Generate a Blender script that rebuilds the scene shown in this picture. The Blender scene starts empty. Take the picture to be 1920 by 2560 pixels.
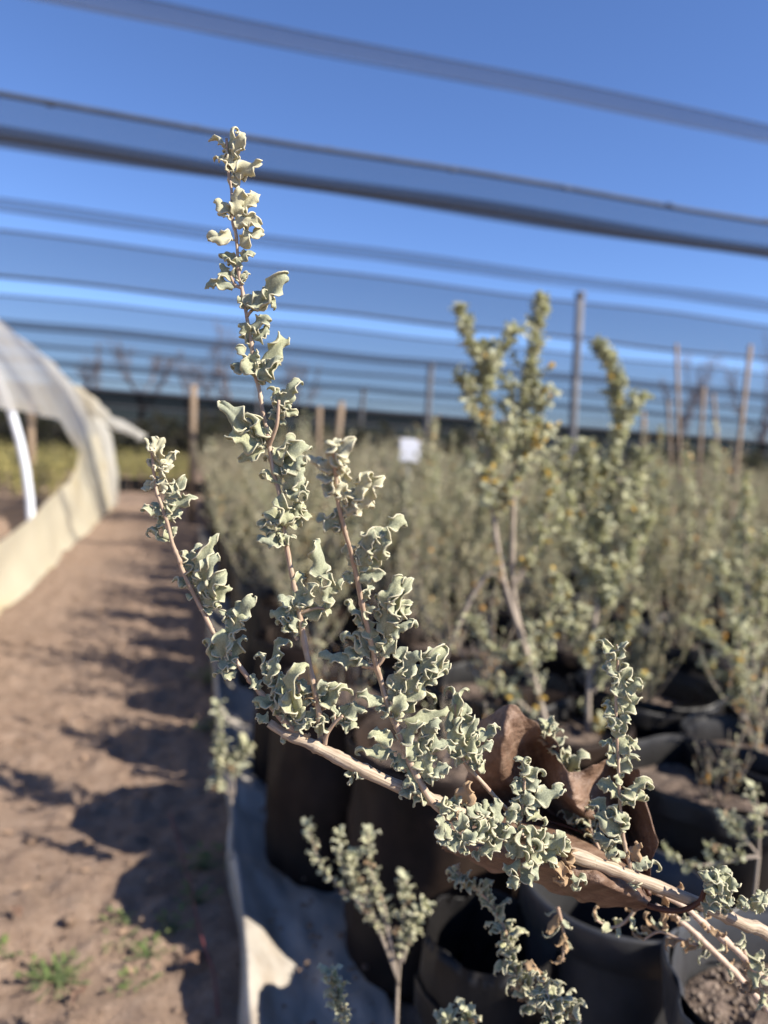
import bpy, math, random
import numpy as np
from mathutils import Vector, Matrix, noise
R = math.radians
rng = np.random.default_rng(7)
random.seed(7)
C = bpy.context.scene.collection

# ------------------------------------------------------------------ camera
CAMZ = .75
PSI, PITCH, ROLL = R(14.5), R(-4.85), R(3.8)
FWD = np.array([math.sin(PSI)*math.cos(PITCH), math.cos(PSI)*math.cos(PITCH), math.sin(PITCH)])
_r0 = np.array([math.cos(PSI), -math.sin(PSI), 0.]); _u0 = np.cross(_r0, FWD)
RT = math.cos(ROLL)*_r0 + math.sin(ROLL)*_u0
UP = math.cos(ROLL)*_u0 - math.sin(ROLL)*_r0
CP = np.array([0, 0, CAMZ])
cd = bpy.data.cameras.new('camera'); cam = bpy.data.objects.new('camera', cd); C.objects.link(cam)
cam.matrix_world = Matrix(((RT[0], UP[0], -FWD[0], 0), (RT[1], UP[1], -FWD[1], 0), (RT[2], UP[2], -FWD[2], CAMZ), (0, 0, 0, 1)))
cd.sensor_fit = 'HORIZONTAL'; cd.sensor_width = 36; cd.lens = 36.0
cd.clip_start = .01; cd.clip_end = 2000
cd.dof.use_dof = True; cd.dof.focus_distance = .36; cd.dof.aperture_fstop = 7.8
bpy.context.scene.camera = cam

# ------------------------------------------------------------------ light
SC = bpy.context.scene
SUN_EL = R(39)
_h = .940*_r0 - .342*np.array([math.sin(PSI), math.cos(PSI), 0]); _h /= np.linalg.norm(_h)
SUND = np.array([_h[0]*math.cos(SUN_EL), _h[1]*math.cos(SUN_EL), math.sin(SUN_EL)])
w = bpy.data.worlds.new('World'); SC.world = w; w.use_nodes = True
nt = w.node_tree; bg = nt.nodes['Background']
sky = nt.nodes.new('ShaderNodeTexSky'); sky.sky_type = 'NISHITA'; sky.sun_disc = False
sky.sun_elevation = SUN_EL; sky.sun_rotation = math.atan2(_h[0], _h[1])
sky.altitude = 900; sky.air_density = 1.0; sky.dust_density = .1; sky.ozone_density = 3.0
hs = nt.nodes.new('ShaderNodeMix'); hs.data_type = 'RGBA'; hs.blend_type = 'MULTIPLY'; hs.inputs[0].default_value = 1; hs.inputs[7].default_value = (.88, 1.02, 1.36, 1)
nt.links.new(sky.outputs[0], hs.inputs[6]); nt.links.new(hs.outputs[2], bg.inputs[0]); bg.inputs[1].default_value = .070
sd = bpy.data.lights.new('sun', 'SUN'); so = bpy.data.objects.new('sun', sd); C.objects.link(so)
sd.energy = 5.0; sd.angle = R(.53); sd.color = (1, .93, .82)
so.rotation_euler = Vector(SUND).to_track_quat('Z', 'Y').to_euler()
SC.view_settings.view_transform = 'Standard'; SC.view_settings.look = 'None'
SC.view_settings.exposure = 0.97; SC.view_settings.gamma = 1
SC.render.engine = 'CYCLES'
SC.cycles.use_denoising = True
SC.cycles.max_bounces = 7; SC.cycles.diffuse_bounces = 3; SC.cycles.glossy_bounces = 2
SC.cycles.transmission_bounces = 4; SC.cycles.transparent_max_bounces = 24
SC.cycles.caustics_reflective = False; SC.cycles.caustics_refractive = False

# ------------------------------------------------------------------ helpers
def ray(x, y, d):          # photo pixel (1920 wide) and depth -> world point
    return CP + d*(FWD + ((x-960)*RT - (y-1280)*UP)/1922.)
def rayd(x, y, d): return ray(x*1.15732, y*1.15732, d)
def grd(x, y, z=0):        # 1659-wide photo pixel -> point at height z
    v = rayd(x, y, 1) - CP
    return CP + v*((z-CAMZ)/v[2])
def unit(v):
    v = np.asarray(v, float); return v/(np.linalg.norm(v)+1e-12)

def mesh(name, V, F, mats, attrs=None, smooth=True, origin=(0, 0, 0)):
    V = np.asarray(V, np.float32) - np.asarray(origin, np.float32)
    me = bpy.data.meshes.new(name)
    if isinstance(F, np.ndarray):
        n, k = F.shape
        me.vertices.add(len(V)); me.vertices.foreach_set('co', V.ravel())
        me.loops.add(n*k); me.loops.foreach_set('vertex_index', F.astype(np.int32).ravel())
        me.polygons.add(n)
        me.polygons.foreach_set('loop_start', np.arange(0, n*k, k, dtype=np.int32))
        me.polygons.foreach_set('loop_total', np.full(n, k, dtype=np.int32))
        me.update(calc_edges=True)
    else:
        me.from_pydata([tuple(map(float, v)) for v in V], [], F); me.update()
    if smooth: me.polygons.foreach_set('use_smooth', np.ones(len(me.polygons), bool))
    for k_, a in (attrs or {}).items():
        at = me.attributes.new(k_, 'FLOAT', 'POINT'); at.data.foreach_set('value', np.asarray(a, np.float32))
    for m in (mats if isinstance(mats, (list, tuple)) else [mats]): me.materials.append(m)
    return me
def put(name, me, parent=None, loc=(0, 0, 0)):
    o = bpy.data.objects.new(name, me); C.objects.link(o); o.location = [float(v) for v in loc]
    if parent: o.parent = parent
    return o
def tag(o, label=None, cat=None, group=None, kind=None):
    if label: o['label'] = label
    if cat: o['category'] = cat
    if group: o['group'] = group
    if kind: o['kind'] = kind
    return o
def thing(name, loc, label, cat, group=None):
    return tag(put(name, None, None, loc), label, cat, group)

class Acc:                 # collects pieces of one mesh
    def __init__(s): s.V = []; s.F = []; s.A = {}; s.n = 0
    def add(s, V, F, **at):
        V = np.asarray(V, float); s.V.append(V); s.F.append(np.asarray(F)+s.n); s.n += len(V)
        for k, a in at.items():
            s.A.setdefault(k, []).append(np.broadcast_to(np.asarray(a, float), (len(V),)))
    def mesh(s, name, mats, origin=(0, 0, 0), smooth=True):
        return mesh(name, np.vstack(s.V), np.vstack(s.F), mats, {k: np.concatenate(a) for k, a in s.A.items()}, smooth, origin)

def smooth_path(P, n):
    P = np.asarray(P, float); m = len(P); out = []
    for i in range(m-1):
        p0, p1, p2, p3 = P[max(i-1, 0)], P[i], P[i+1], P[min(i+2, m-1)]
        for t in np.linspace(0, 1, n, endpoint=False):
            out.append(.5*((2*p1)+(-p0+p2)*t+(2*p0-5*p1+4*p2-p3)*t*t+(-p0+3*p1-3*p2+p3)*t**3))
    out.append(P[-1]); return np.array(out)
def tube(P, r, k=8, cap=True):
    P = np.asarray(P, float); n = len(P); r = np.broadcast_to(np.asarray(r, float), (n,))
    T = np.gradient(P, axis=0); T /= np.linalg.norm(T, axis=1)[:, None]+1e-12
    a = unit(np.cross(T[0], (0.3, .2, 1) if abs(T[0][2]) < .9 else (1, 0, 0))); V = []
    for i in range(n):
        a = unit(a - T[i]*np.dot(a, T[i])); b = np.cross(T[i], a)
        th = np.linspace(0, 2*np.pi, k, endpoint=False)
        V.append(P[i] + r[i]*(np.cos(th)[:, None]*a + np.sin(th)[:, None]*b))
    V = np.vstack(V)
    i, j = np.meshgrid(np.arange(n-1), np.arange(k), indexing='ij'); i = i.ravel(); j = j.ravel(); j2 = (j+1) % k
    F = np.stack([i*k+j, i*k+j2, (i+1)*k+j2, (i+1)*k+j], 1)
    if cap:
        V = np.vstack([V, P[0], P[-1]]); c0, c1 = n*k, n*k+1; j = np.arange(k); j2 = (j+1) % k
        F = np.vstack([F, np.stack([j2, j, np.full(k, c0), np.full(k, c0)], 1)[:, [0, 1, 2, 2]],
                       np.stack([(n-1)*k+j, (n-1)*k+j2, np.full(k, c1), np.full(k, c1)], 1)[:, [0, 1, 2, 2]]])
    return V, F
def quads_only(F):         # split degenerate cap quads
    good = F[F[:, 2] != F[:, 3]]; tri = F[F[:, 2] == F[:, 3]][:, :3]
    return [tuple(map(int, f)) for f in good] + [tuple(map(int, f)) for f in tri]
def tube_mesh(name, tubes, mat, origin=(0, 0, 0), k=8):
    V = []; F = []; n = 0; tl = []; tc = []; ts = []
    for P, r in tubes:
        v, f = tube(P, r, k); V.append(v); F += [tuple(i+n for i in q) for q in quads_only(f)]; n += len(v)
        P = np.asarray(P, float); L = np.concatenate([[0], np.cumsum(np.linalg.norm(np.diff(P, axis=0), axis=1))]); th = np.linspace(0, 2*np.pi, k, endpoint=False)
        rm = float(np.mean(r))
        tl += list(np.repeat(L, k))+[L[0], L[-1]]; tc += list(np.tile(np.cos(th)*rm, len(P)))+[0, 0]; ts += list(np.tile(np.sin(th)*rm, len(P)))+[0, 0]
    return mesh(name, np.vstack(V), F, mat, {'tl': tl, 'tc': tc, 'ts': ts}, origin=origin)

# ------------------------------------------------------------------ materials
def newmat(name):
    m = bpy.data.materials.new(name); m.use_nodes = True; nt = m.node_tree
    return m, nt, nt.nodes['Principled BSDF'], nt.nodes['Material Output']
def N(nt, t, **kw):
    n = nt.nodes.new(t)
    for k, v in kw.items():
        if k in n.inputs: n.inputs[k].default_value = v
        else: setattr(n, k, v)
    return n
def mixc(nt, f, a, b):
    n = nt.nodes.new('ShaderNodeMix'); n.data_type = 'RGBA'
    for s, v in ((0, f), (6, a), (7, b)):
        if hasattr(v, 'links'): nt.links.new(v, n.inputs[s])
        else: n.inputs[s].default_value = v if s == 0 else (*v, 1)
    return n.outputs[2]
def noise_tex(nt, scale, detail=4, rough=.5, co='Object', vec=None):
    tc = nt.nodes.new('ShaderNodeTexCoord'); n = N(nt, 'ShaderNodeTexNoise', Scale=scale, Detail=detail, Roughness=rough)
    src = tc.outputs[co]
    if vec is not None:
        mp = nt.nodes.new('ShaderNodeMapping'); mp.inputs['Scale'].default_value = vec; nt.links.new(src, mp.inputs[0]); src = mp.outputs[0]
    nt.links.new(src, n.inputs['Vector']); return n.outputs[0]
def ramp(nt, src, stops):
    r = nt.nodes.new('ShaderNodeValToRGB'); nt.links.new(src, r.inputs[0]); e = r.color_ramp.elements
    while len(e) < len(stops): e.new(.5)
    for el, (p, c) in zip(e, stops): el.position = p; el.color = (*c, 1) if len(c) == 3 else c
    return r.outputs[0]
def bump(nt, src, strength, dist, bsdf):
    b = nt.nodes.new('ShaderNodeBump'); b.inputs['Strength'].default_value = strength; b.inputs['Distance'].default_value = dist
    nt.links.new(src, b.inputs['Height']); nt.links.new(b.outputs[0], bsdf.inputs['Normal']); return b.outputs[0]

def streak(nt, along, across, detail=4, rough=.6):
    cx = nt.nodes.new('ShaderNodeCombineXYZ')
    for k, (a_, s_) in enumerate((('tl', along), ('tc', across), ('ts', across))):
        at = N(nt, 'ShaderNodeAttribute', attribute_name=a_); mu = N(nt, 'ShaderNodeMath', operation='MULTIPLY'); mu.inputs[1].default_value = s_
        nt.links.new(at.outputs['Fac'], mu.inputs[0]); nt.links.new(mu.outputs[0], cx.inputs[k])
    n = N(nt, 'ShaderNodeTexNoise', Scale=1.0, Detail=detail, Roughness=rough); nt.links.new(cx.outputs[0], n.inputs['Vector']); return n.outputs[0]
def leaf_material(name, base1, base2, rimc, dry, grain=1400, bumpd=.00025, trans=.28, straw=None, spots=False):
    m, nt, p, out = newmat(name)
    at = lambda n: N(nt, 'ShaderNodeAttribute', attribute_name=n).outputs['Fac']
    n1 = noise_tex(nt, grain*.12, 3)
    c = mixc(nt, n1, base1, base2)
    tint = at('tint')
    c = mixc(nt, tint, c, (base2[0]*1.12, base2[1]*1.07, base2[2]*.84))
    n2 = noise_tex(nt, grain, 2)
    sp = ramp(nt, n2, [(.35, (.78, .78, .78)), (.7, (1.16, 1.16, 1.16))])
    mu = nt.nodes.new('ShaderNodeMix'); mu.data_type = 'RGBA'; mu.blend_type = 'MULTIPLY'; mu.inputs[0].default_value = 1
    nt.links.new(c, mu.inputs[6]); nt.links.new(sp, mu.inputs[7]); c = mu.outputs[2]
    if straw:
        oi = nt.nodes.new('ShaderNodeObjectInfo'); c = mixc(nt, ramp(nt, oi.outputs['Random'], [(.15, (0, 0, 0)), (1, (.85, .85, .85))]), c, straw)
    if spots:
        n3 = noise_tex(nt, 330, 2); c = mixc(nt, ramp(nt, n3, [(.69, (0, 0, 0)), (.76, (.55, .55, .55))]), c, (.30, .21, .10))
    c = mixc(nt, at('rim'), c, rimc)
    c = mixc(nt, at('dry'), c, dry)
    nt.links.new(c, p.inputs['Base Color']); p.inputs['Roughness'].default_value = .8
    p.inputs['Specular IOR Level'].default_value = .25
    p.inputs['Sheen Weight'].default_value = .12
    bo = bump(nt, n2, .6, bumpd, p)
    tr = nt.nodes.new('ShaderNodeBsdfTranslucent')
    tc = mixc(nt, .65, (.42, .46, .12), (.5, .5, .3)); tc = mixc(nt, at('dry'), tc, dry)
    nt.links.new(tc, tr.inputs[0])
    ms = nt.nodes.new('ShaderNodeMixShader'); ms.inputs[0].default_value = trans
    nt.links.new(p.outputs[0], ms.inputs[1]); nt.links.new(tr.outputs[0], ms.inputs[2]); nt.links.new(ms.outputs[0], out.inputs[0])
    return m
LEAF = leaf_material('saltbush_leaf', (.33, .352, .235), (.455, .47, .35), (.78, .70, .50), (.48, .33, .19), spots=True)
BLEAF = leaf_material('field_leaf', (.285, .30, .185), (.39, .395, .275), (.46, .43, .30), (.52, .27, .05), grain=500, trans=.25, straw=(.31, .26, .17))
TLEAF = leaf_material('tall_bush_leaf', (.37, .385, .255), (.50, .505, .37), (.58, .55, .40), (.66, .43, .08), grain=500, trans=.3)
FLEAF = leaf_material('far_leaf', (.27, .255, .165), (.345, .32, .225), (.34, .30, .21), (.36, .26, .13), grain=200, trans=.2, straw=(.31, .25, .17))
GLEAF = leaf_material('weed_leaf', (.085, .135, .045), (.14, .20, .075), (.20, .28, .10), (.45, .35, .1), grain=600, trans=.35)

def simple(name, col, rough=.7, scale=30, var=.35, vec=None, bd=0, bs=.5, spec=.3, co='Object'):
    m, nt, p, out = newmat(name)
    n = noise_tex(nt, scale, 5, .6, co, vec)
    a = tuple(c*(1-var) for c in col); b = tuple(min(1, c*(1+var)) for c in col)
    nt.links.new(ramp(nt, n, [(.3, a), (.7, b)]), p.inputs['Base Color'])
    p.inputs['Roughness'].default_value = rough; p.inputs['Specular IOR Level'].default_value = spec
    if bd: bump(nt, n, bs, bd, p)
    return m
STEM = simple('stem_bark', (.50, .375, .285), .65, 350, .25, None, .0004, .6)
m, nt_, p_, _o = newmat('young_stem')
v1 = streak(nt_, 90, 1500); v2 = noise_tex(nt_, 160, 3)
c_ = ramp(nt_, v1, [(.3, (.28, .18, .12)), (.5, (.42, .305, .21)), (.7, (.54, .43, .31))])
c_ = mixc(nt_, ramp(nt_, v2, [(.45, (0, 0, 0)), (.7, (.7, .7, .7))]), c_, (.36, .225, .155))
nt_.links.new(c_, p_.inputs['Base Color']); p_.inputs['Roughness'].default_value = .6; bump(nt_, v1, .6, .0003, p_)
TWIG = m
# lengthways streaks and dark nicks on the woody branch
m, nt_, p_, _o = newmat('woody_branch')
v1 = streak(nt_, 60, 900); v2 = noise_tex(nt_, 900, 2)
c_ = ramp(nt_, v1, [(.3, (.20, .135, .085)), (.5, (.38, .29, .20)), (.72, (.54, .44, .32))])
c_ = mixc(nt_, ramp(nt_, v2, [(.66, (0, 0, 0)), (.74, (1, 1, 1))]), c_, (.22, .14, .09))
nt_.links.new(c_, p_.inputs['Base Color']); p_.inputs['Roughness'].default_value = .6; bump(nt_, v1, .7, .0006, p_)
BRANCH = m
FSTEM = simple('field_stem', (.33, .27, .21), .8, 60, .25)
WOOD = simple('stake_wood', (.24, .175, .12), .85, 12, .3, (1, 1, .15))
POST = simple('post_steel', (.16, .155, .16), .6, 10, .3)
NETW = simple('net_cable', (.055, .065, .09), .7, 10, .2)
BAG = simple('grow_bag', (.011, .010, .010), .5, 18, .5, None, .004, .5, .3)
BAGB = simple('dusty_grow_bag', (.020, .0125, .009), .65, 14, .6, None, .004, .5, .2)
RIGID = simple('grey_pot_plastic', (.040, .040, .042), .42, 25, .3, None, .001, .3, .5)
BARK = simple('bare_tree_bark', (.30, .23, .20), .9, 8, .3)
m, nt_, p_, _o = newmat('dry_leaf')
d1 = noise_tex(nt_, 45, 6, .65); d2 = noise_tex(nt_, 420, 4, .6); d3 = noise_tex(nt_, 160, 3, .6, 'Object', (.3, 1, 1.6))
c_ = ramp(nt_, d1, [(.28, (.08, .043, .026)), (.5, (.175, .105, .068)), (.72, (.29, .19, .13))])
c_ = mixc(nt_, ramp(nt_, d2, [(.60, (0, 0, 0)), (.70, (.8, .8, .8))]), c_, (.08, .045, .03))
va_ = N(nt_, 'ShaderNodeAttribute', attribute_name='vein').outputs['Fac']; vm_ = N(nt_, 'ShaderNodeMath', operation='MULTIPLY'); vm_.inputs[1].default_value = .45; nt_.links.new(va_, vm_.inputs[0]); c_ = mixc(nt_, vm_.outputs[0], c_, (.42, .31, .22))
nt_.links.new(c_, p_.inputs['Base Color']); p_.inputs['Roughness'].default_value = .55; p_.inputs['Specular IOR Level'].default_value = .35
b1 = N(nt_, 'ShaderNodeMath', operation='ADD'); nt_.links.new(d2, b1.inputs[0]); nt_.links.new(d3, b1.inputs[1]); bump(nt_, b1.outputs[0], .9, .0011, p_)
DRY = m
PET = simple('dry_petiole', (.09, .035, .02), .5, 200, .3)
PIPE = simple('white_pipe', (.70, .72, .76), .35, 6, .05)
BOARD = simple('white_board', (.80, .80, .84), .5, 6, .03)
RED = simple('red_twine', (.16, .045, .045), .6, 60, .2)

# ground: sandy soil with darker damp crumbs
m, nt_, p_, _o = newmat('sandy_soil')
g1 = noise_tex(nt_, 1.6, 6, .6); g2 = noise_tex(nt_, 38, 7, .72); g3 = noise_tex(nt_, 240, 3, .6)
c_ = ramp(nt_, g1, [(.3, (.29, .20, .145)), (.7, (.42, .31, .235))])
c2 = ramp(nt_, g2, [(.3, (.15, .095, .064)), (.5, (.345, .24, .17)), (.75, (.53, .40, .305))])
c_ = mixc(nt_, .6, c_, c2)
c_ = mixc(nt_, ramp(nt_, g3, [(.62, (0, 0, 0)), (.72, (1, 1, 1))]), c_, (.17, .115, .085))
nt_.links.new(c_, p_.inputs['Base Color']); p_.inputs['Roughness'].default_value = .95; p_.inputs['Specular IOR Level'].default_value = .15
b1 = N(nt_, 'ShaderNodeMath', operation='ADD'); nt_.links.new(g2, b1.inputs[0]); nt_.links.new(g3, b1.inputs[1])
bump(nt_, b1.outputs[0], 1.0, .012, p_)
SOIL = m
m, nt_, p_, _o = newmat('pot_soil')
g2 = noise_tex(nt_, 70, 5, .7); g3 = noise_tex(nt_, 260, 3, .6)
c_ = ramp(nt_, g2, [(.3, (.035, .024, .018)), (.5, (.11, .078, .058)), (.75, (.24, .18, .14))])
nt_.links.new(c_, p_.inputs['Base Color']); p_.inputs['Roughness'].default_value = .95; bump(nt_, g3, 1, .004, p_)
PSOIL = m

def film(name, col, tcol, transp, trans, rough=.35, scale=6, stain=None):
    m, nt, p, out = newmat(name)
    n = noise_tex(nt, scale, 4, .55)
    c = ramp(nt, n, [(.3, tuple(x*.86 for x in col)), (.7, col)])
    if stain:
        s = noise_tex(nt, 2.2, 4, .6, 'Object', (1, .35, 1)); c = mixc(nt, ramp(nt, s, [(.52, (0, 0, 0)), (.72, (1, 1, 1))]), c, stain)
    nt.links.new(c, p.inputs['Base Color']); p.inputs['Roughness'].default_value = rough
    bump(nt, n, .35, .01, p)
    tl = nt.nodes.new('ShaderNodeBsdfTranslucent'); tl.inputs[0].default_value = (*tcol, 1)
    tp = nt.nodes.new('ShaderNodeBsdfTransparent')
    a = nt.nodes.new('ShaderNodeMixShader'); a.inputs[0].default_value = trans
    b = nt.nodes.new('ShaderNodeMixShader'); b.inputs[0].default_value = transp
    nt.links.new(p.outputs[0], a.inputs[1]); nt.links.new(tl.outputs[0], a.inputs[2])
    nt.links.new(a.outputs[0], b.inputs[1]); nt.links.new(tp.outputs[0], b.inputs[2]); nt.links.new(b.outputs[0], out.inputs[0])
    return m
FILM = film('tunnel_film', (.78, .75, .67), (.80, .78, .72), .26, .6, .22, stain=(.70, .55, .28))
FILMS = film('skirt_film', (.72, .65, .48), (.72, .64, .45), .04, .35, stain=(.62, .47, .20))
SHEET = film('bed_liner', (.52, .47, .40), (.5, .5, .5), .0, .15, .4, 26, stain=(.26, .19, .125))
for n_ in SHEET.node_tree.nodes:
    if n_.type == 'TEX_NOISE' and abs(n_.inputs['Scale'].default_value-2.2) < .01: n_.inputs['Scale'].default_value = 11; n_.inputs['Detail'].default_value = 8
NET = film('shade_net', (.055, .065, .09), (.06, .085, .14), .56, .3, .8, 3)
NETD = film('folded_net', (.05, .055, .07), (.06, .07, .10), .25, .2, .8, 3)
WALLNET = film('wall_net', (.012, .013, .015), (.01, .01, .012), .05, .1, .95, 3); WALLNET.node_tree.nodes['Principled BSDF'].inputs['Specular IOR Level'].default_value = 0

# ------------------------------------------------------------------ the ground
def axis(a, b, step, far, g=1.25):
    c = list(np.arange(a, b+1e-6, step)); s = step
    lo = []; x = a
    while x > -far: s *= g; x -= s; lo.append(x)
    s = step; hi = []; x = b
    while x < far: s *= g; x += s; hi.append(x)
    return np.array(lo[::-1]+c+hi)
gx = axis(-1.1, .35, .016, 400); gy = axis(.55, 2.6, .016, 600, 1.07)
GX, GY = np.meshgrid(gx, gy, indexing='ij'); Z = np.zeros_like(GX)
for i in range(len(gx)):
    for j in range(len(gy)):
        x, y = gx[i], gy[j]
        if -3 < x < 3 and -.5 < y < 12:
            k = 1.0 if x < .1 else .35
            z = .018*noise.noise(Vector((x*3, y*3, 0)))+.012*noise.noise(Vector((x*9, y*9, 3)))
            q = noise.noise(Vector((x*22, y*22, 7))); z += .024*max(0, q)**.8 + .007*noise.noise(Vector((x*60, y*60, 1)))
            Z[i, j] = k*z*min(1, (12-y)/3)
nx, ny = len(gx), len(gy)
I, J = np.meshgrid(np.arange(nx-1), np.arange(ny-1), indexing='ij'); I = I.ravel(); J = J.ravel()
GF = np.stack([I*ny+J, (I+1)*ny+J, (I+1)*ny+J+1, I*ny+J+1], 1)
gr = put('ground', mesh('ground', np.stack([GX.ravel(), GY.ravel(), Z.ravel()], 1), GF, SOIL)); tag(gr, kind='structure')
gr['label'] = 'sandy reddish brown soil path and ground under the nursery rows'

def ico():
    t = (1+5**.5)/2
    V = np.array([(-1, t, 0), (1, t, 0), (-1, -t, 0), (1, -t, 0), (0, -1, t), (0, 1, t), (0, -1, -t), (0, 1, -t), (t, 0, -1), (t, 0, 1), (-t, 0, -1), (-t, 0, 1)], float)
    F = np.array([(0, 11, 5), (0, 5, 1), (0, 1, 7), (0, 7, 10), (0, 10, 11), (1, 5, 9), (5, 11, 4), (11, 10, 2), (10, 7, 6), (7, 1, 8), (3, 9, 4), (3, 4, 2), (3, 2, 6), (3, 6, 8), (3, 8, 9), (4, 9, 5), (2, 4, 11), (6, 2, 10), (8, 6, 7), (9, 8, 1)])
    return V/np.linalg.norm(V[0]), F
IV, IF = ico()
def gz(x, y):
    i = min(max(np.searchsorted(gx, x), 1), nx-1); j = min(max(np.searchsorted(gy, y), 1), ny-1)
    return float(Z[i, j])
a = Acc()
for _ in range(2900):
    y = .6+3.6*rng.random()**1.5; x = rng.uniform(-1.0, .12) if _ < 2600 else rng.uniform(.12, .3); s = rng.uniform(.0018, .006)*(1 if rng.random() < .96 else 2.2)
    a.add(IV*s*rng.uniform(.6, 1.2, (12, 1))*[1, 1, .7]+[x, y, (gz(x, y) if x < .12 else .04)+s*.2], IF)
tag(put('soil_crumbs', a.mesh('soil_crumbs', SOIL)), 'loose crumbs of soil and small stones scattered over the path', kind='stuff')

# ------------------------------------------------------------------ leaves
def leaf(B, T, wd, Nn, seed=0, nu=16, nv=5, curl=2.2, ruf=1.7, fold=.35, teeth=.3, stalk=.1, arch=.4):
    """ruffled, toothed, tip-curled saltbush leaf from base B to tip T; Nn = upper-side normal"""
    r = np.random.default_rng(abs(int(seed)))
    L = np.asarray(T, float)-np.asarray(B, float); ln = np.linalg.norm(L); L = L/ln
    Nn = unit(Nn - L*np.dot(Nn, L)); S = np.cross(Nn, L)
    u = np.linspace(0, 1, nu+1)
    c = curl*r.uniform(.7, 1.3); sm = np.clip((u-.58)/.42, 0, 1)
    th = arch*(1-1.6*u) + .22*np.sin(u*9+r.uniform(0, 6)) - c*sm*sm
    px = np.concatenate([[0], np.cumsum(np.cos((th[1:]+th[:-1])/2))]); pz = np.concatenate([[0], np.cumsum(np.sin((th[1:]+th[:-1])/2))])
    k = ln/px.max(); px *= k; pz *= k
    side = r.uniform(-.12, .12)*ln*np.sin(u*np.pi)
    mid = np.asarray(B)+px[:, None]*L+pz[:, None]*Nn+side[:, None]*S
    tl = np.cos(th)[:, None]*L+np.sin(th)[:, None]*Nn; nl = -np.sin(th)[:, None]*L+np.cos(th)[:, None]*Nn
    uu = np.clip((u-stalk)/(1-stalk), 0, 1)
    prof = np.sin(np.pi*uu**.75)**.6*(1-.35*uu)*1.15 + .10*np.clip(1-uu*2, 0, 1)
    prof[-1] = .10
    V = np.zeros((nu+1, 2*nv+1, 3)); rim = np.zeros((nu+1, 2*nv+1)); V[:, nv] = mid
    for sgn in (-1, 1):
        f1, f2 = r.uniform(1.3, 2.5), r.uniform(3.0, 4.8); p1, p2, p3 = r.uniform(0, 6.3, 3)
        tooth = 1+teeth*(np.abs(np.sin(np.pi*f2*u+p2))-.5)+.20*np.sin(2*np.pi*f1*u+p1)
        hw = wd*.5*prof*tooth
        roll = ruf*(np.sin(2*np.pi*f1*.8*u+p3)+.35*np.sin(2*np.pi*f2*u+p1))-.45
        fo = fold*(1+.5*np.sin(2*np.pi*1.3*u+p2))
        x = np.zeros(nu+1); z = np.zeros(nu+1)
        for j in range(1, nv+1):
            v = (j-.5)/nv; ph = fo+roll*v**1.6*1.25
            x += hw/nv*np.cos(ph); z += hw/nv*np.sin(ph)
            V[:, nv+sgn*j] = mid+sgn*x[:, None]*S+z[:, None]*nl+(.10*wd*(v**2)*np.sin(2*np.pi*f1*u+p2))[:, None]*tl
            rim[:, nv+sgn*j] = max(0, (j/nv-.72)/.28)*.75
    rim[-1] = .8; rim[-2] = np.maximum(rim[-2], .35)
    i, j = np.meshgrid(np.arange(nu), np.arange(2*nv), indexing='ij'); i = i.ravel(); j = j.ravel(); m_ = 2*nv+1
    return V.reshape(-1, 3), np.stack([i*m_+j, i*m_+j+1, (i+1)*m_+j+1, (i+1)*m_+j], 1), rim.ravel()

UPW = np.array([0, 0, 1.])
def px_leaf(acc, bx, by, tx, ty, wpx, d, seed, hi=True, dry=0, young=0, curl=None):
    """one leaf given by where its stalk and tip are on the photo, at depth d"""
    r = np.random.default_rng(seed*7+1)
    dz = r.uniform(-1, 1)
    ln = math.hypot(tx-bx, ty-by)/1922*d
    B = ray(bx, by, d); T = ray(tx, ty, d+ln*.45*dz)
    view = unit(CP-B)
    L = unit(T-B); S = np.cross(view, L)
    S = unit(S)
    if S[2] < -.12 or (abs(S[2]) <= .12 and r.random() < .5): S = -S
    ang = r.uniform(.0, 1.15)
    n = view*math.cos(ang)+S*math.sin(ang)+SUND*.25
    wpx = min(wpx*1.16, .28*ln/d*1922+30, .85*ln/d*1922+8)
    V, F, rim = leaf(B, T, wpx/1922*d, n, seed, *((26, 7) if hi else (13, 4)),
                     curl=curl if curl is not None else r.choice([1.4, 2.6, 3.8]), ruf=r.uniform(1.5, 2.7)+max(0, (wpx-44)*.03), fold=r.uniform(-.2, .6),
                     teeth=r.uniform(.05, .26), arch=r.uniform(.0, .7))
    acc.add(V, F, rim=np.clip(rim+.45*young, 0, 1), tint=r.uniform(0, .8)+.2*young, dry=dry)
def path_px(pts):          # [(x, y, depth), ...] -> world polyline
    return smooth_path([ray(*p) for p in pts], 6)
def stem_obj(parent, name, pts, r0, r1, mat, k=10, seed=1):
    P = path_px(pts); n = len(P); r = np.linspace(r0, r1, n)
    rr = np.random.default_rng(seed); r = .9*r*(1+.05*np.sin(np.arange(n)*1.3)+rr.uniform(-.05, .05, n)+.28*(rr.random(n) < .13))
    o = parent.location; return put(name, tube_mesh(name, [(P, r)], mat, origin=tuple(o), k=k), parent)

# ------------------------------------------------------------------ foreground saltbush
root_pos = np.array([.56, .20, 0])
FG = thing('potted_saltbush', root_pos, 'sharp silver green saltbush branch with curly toothed leaves arching in from the right foreground', 'shrub')
def solid(o, t=.00055):
    m = o.modifiers.new('thickness', 'SOLIDIFY'); m.thickness = t; m.offset = 0; return o
def leafset(stem, items, depth, seed, young_y=None, hi=True, name='leaves'):
    a = Acc()
    for k, it in enumerate(items):
        bx, by, tx, ty, wd = it[:5]; dry = it[5] if len(it) > 5 else 0
        d = depth(bx, by) if callable(depth) else depth
        yg = 1 if young_y and by < young_y else 0
        px_leaf(a, bx, by, tx, ty, wd, d, seed+k, hi, dry, yg)
    org = FG.location
    o = put(name, a.mesh(name, LEAF, origin=tuple(org)), stem); return solid(o)

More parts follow.
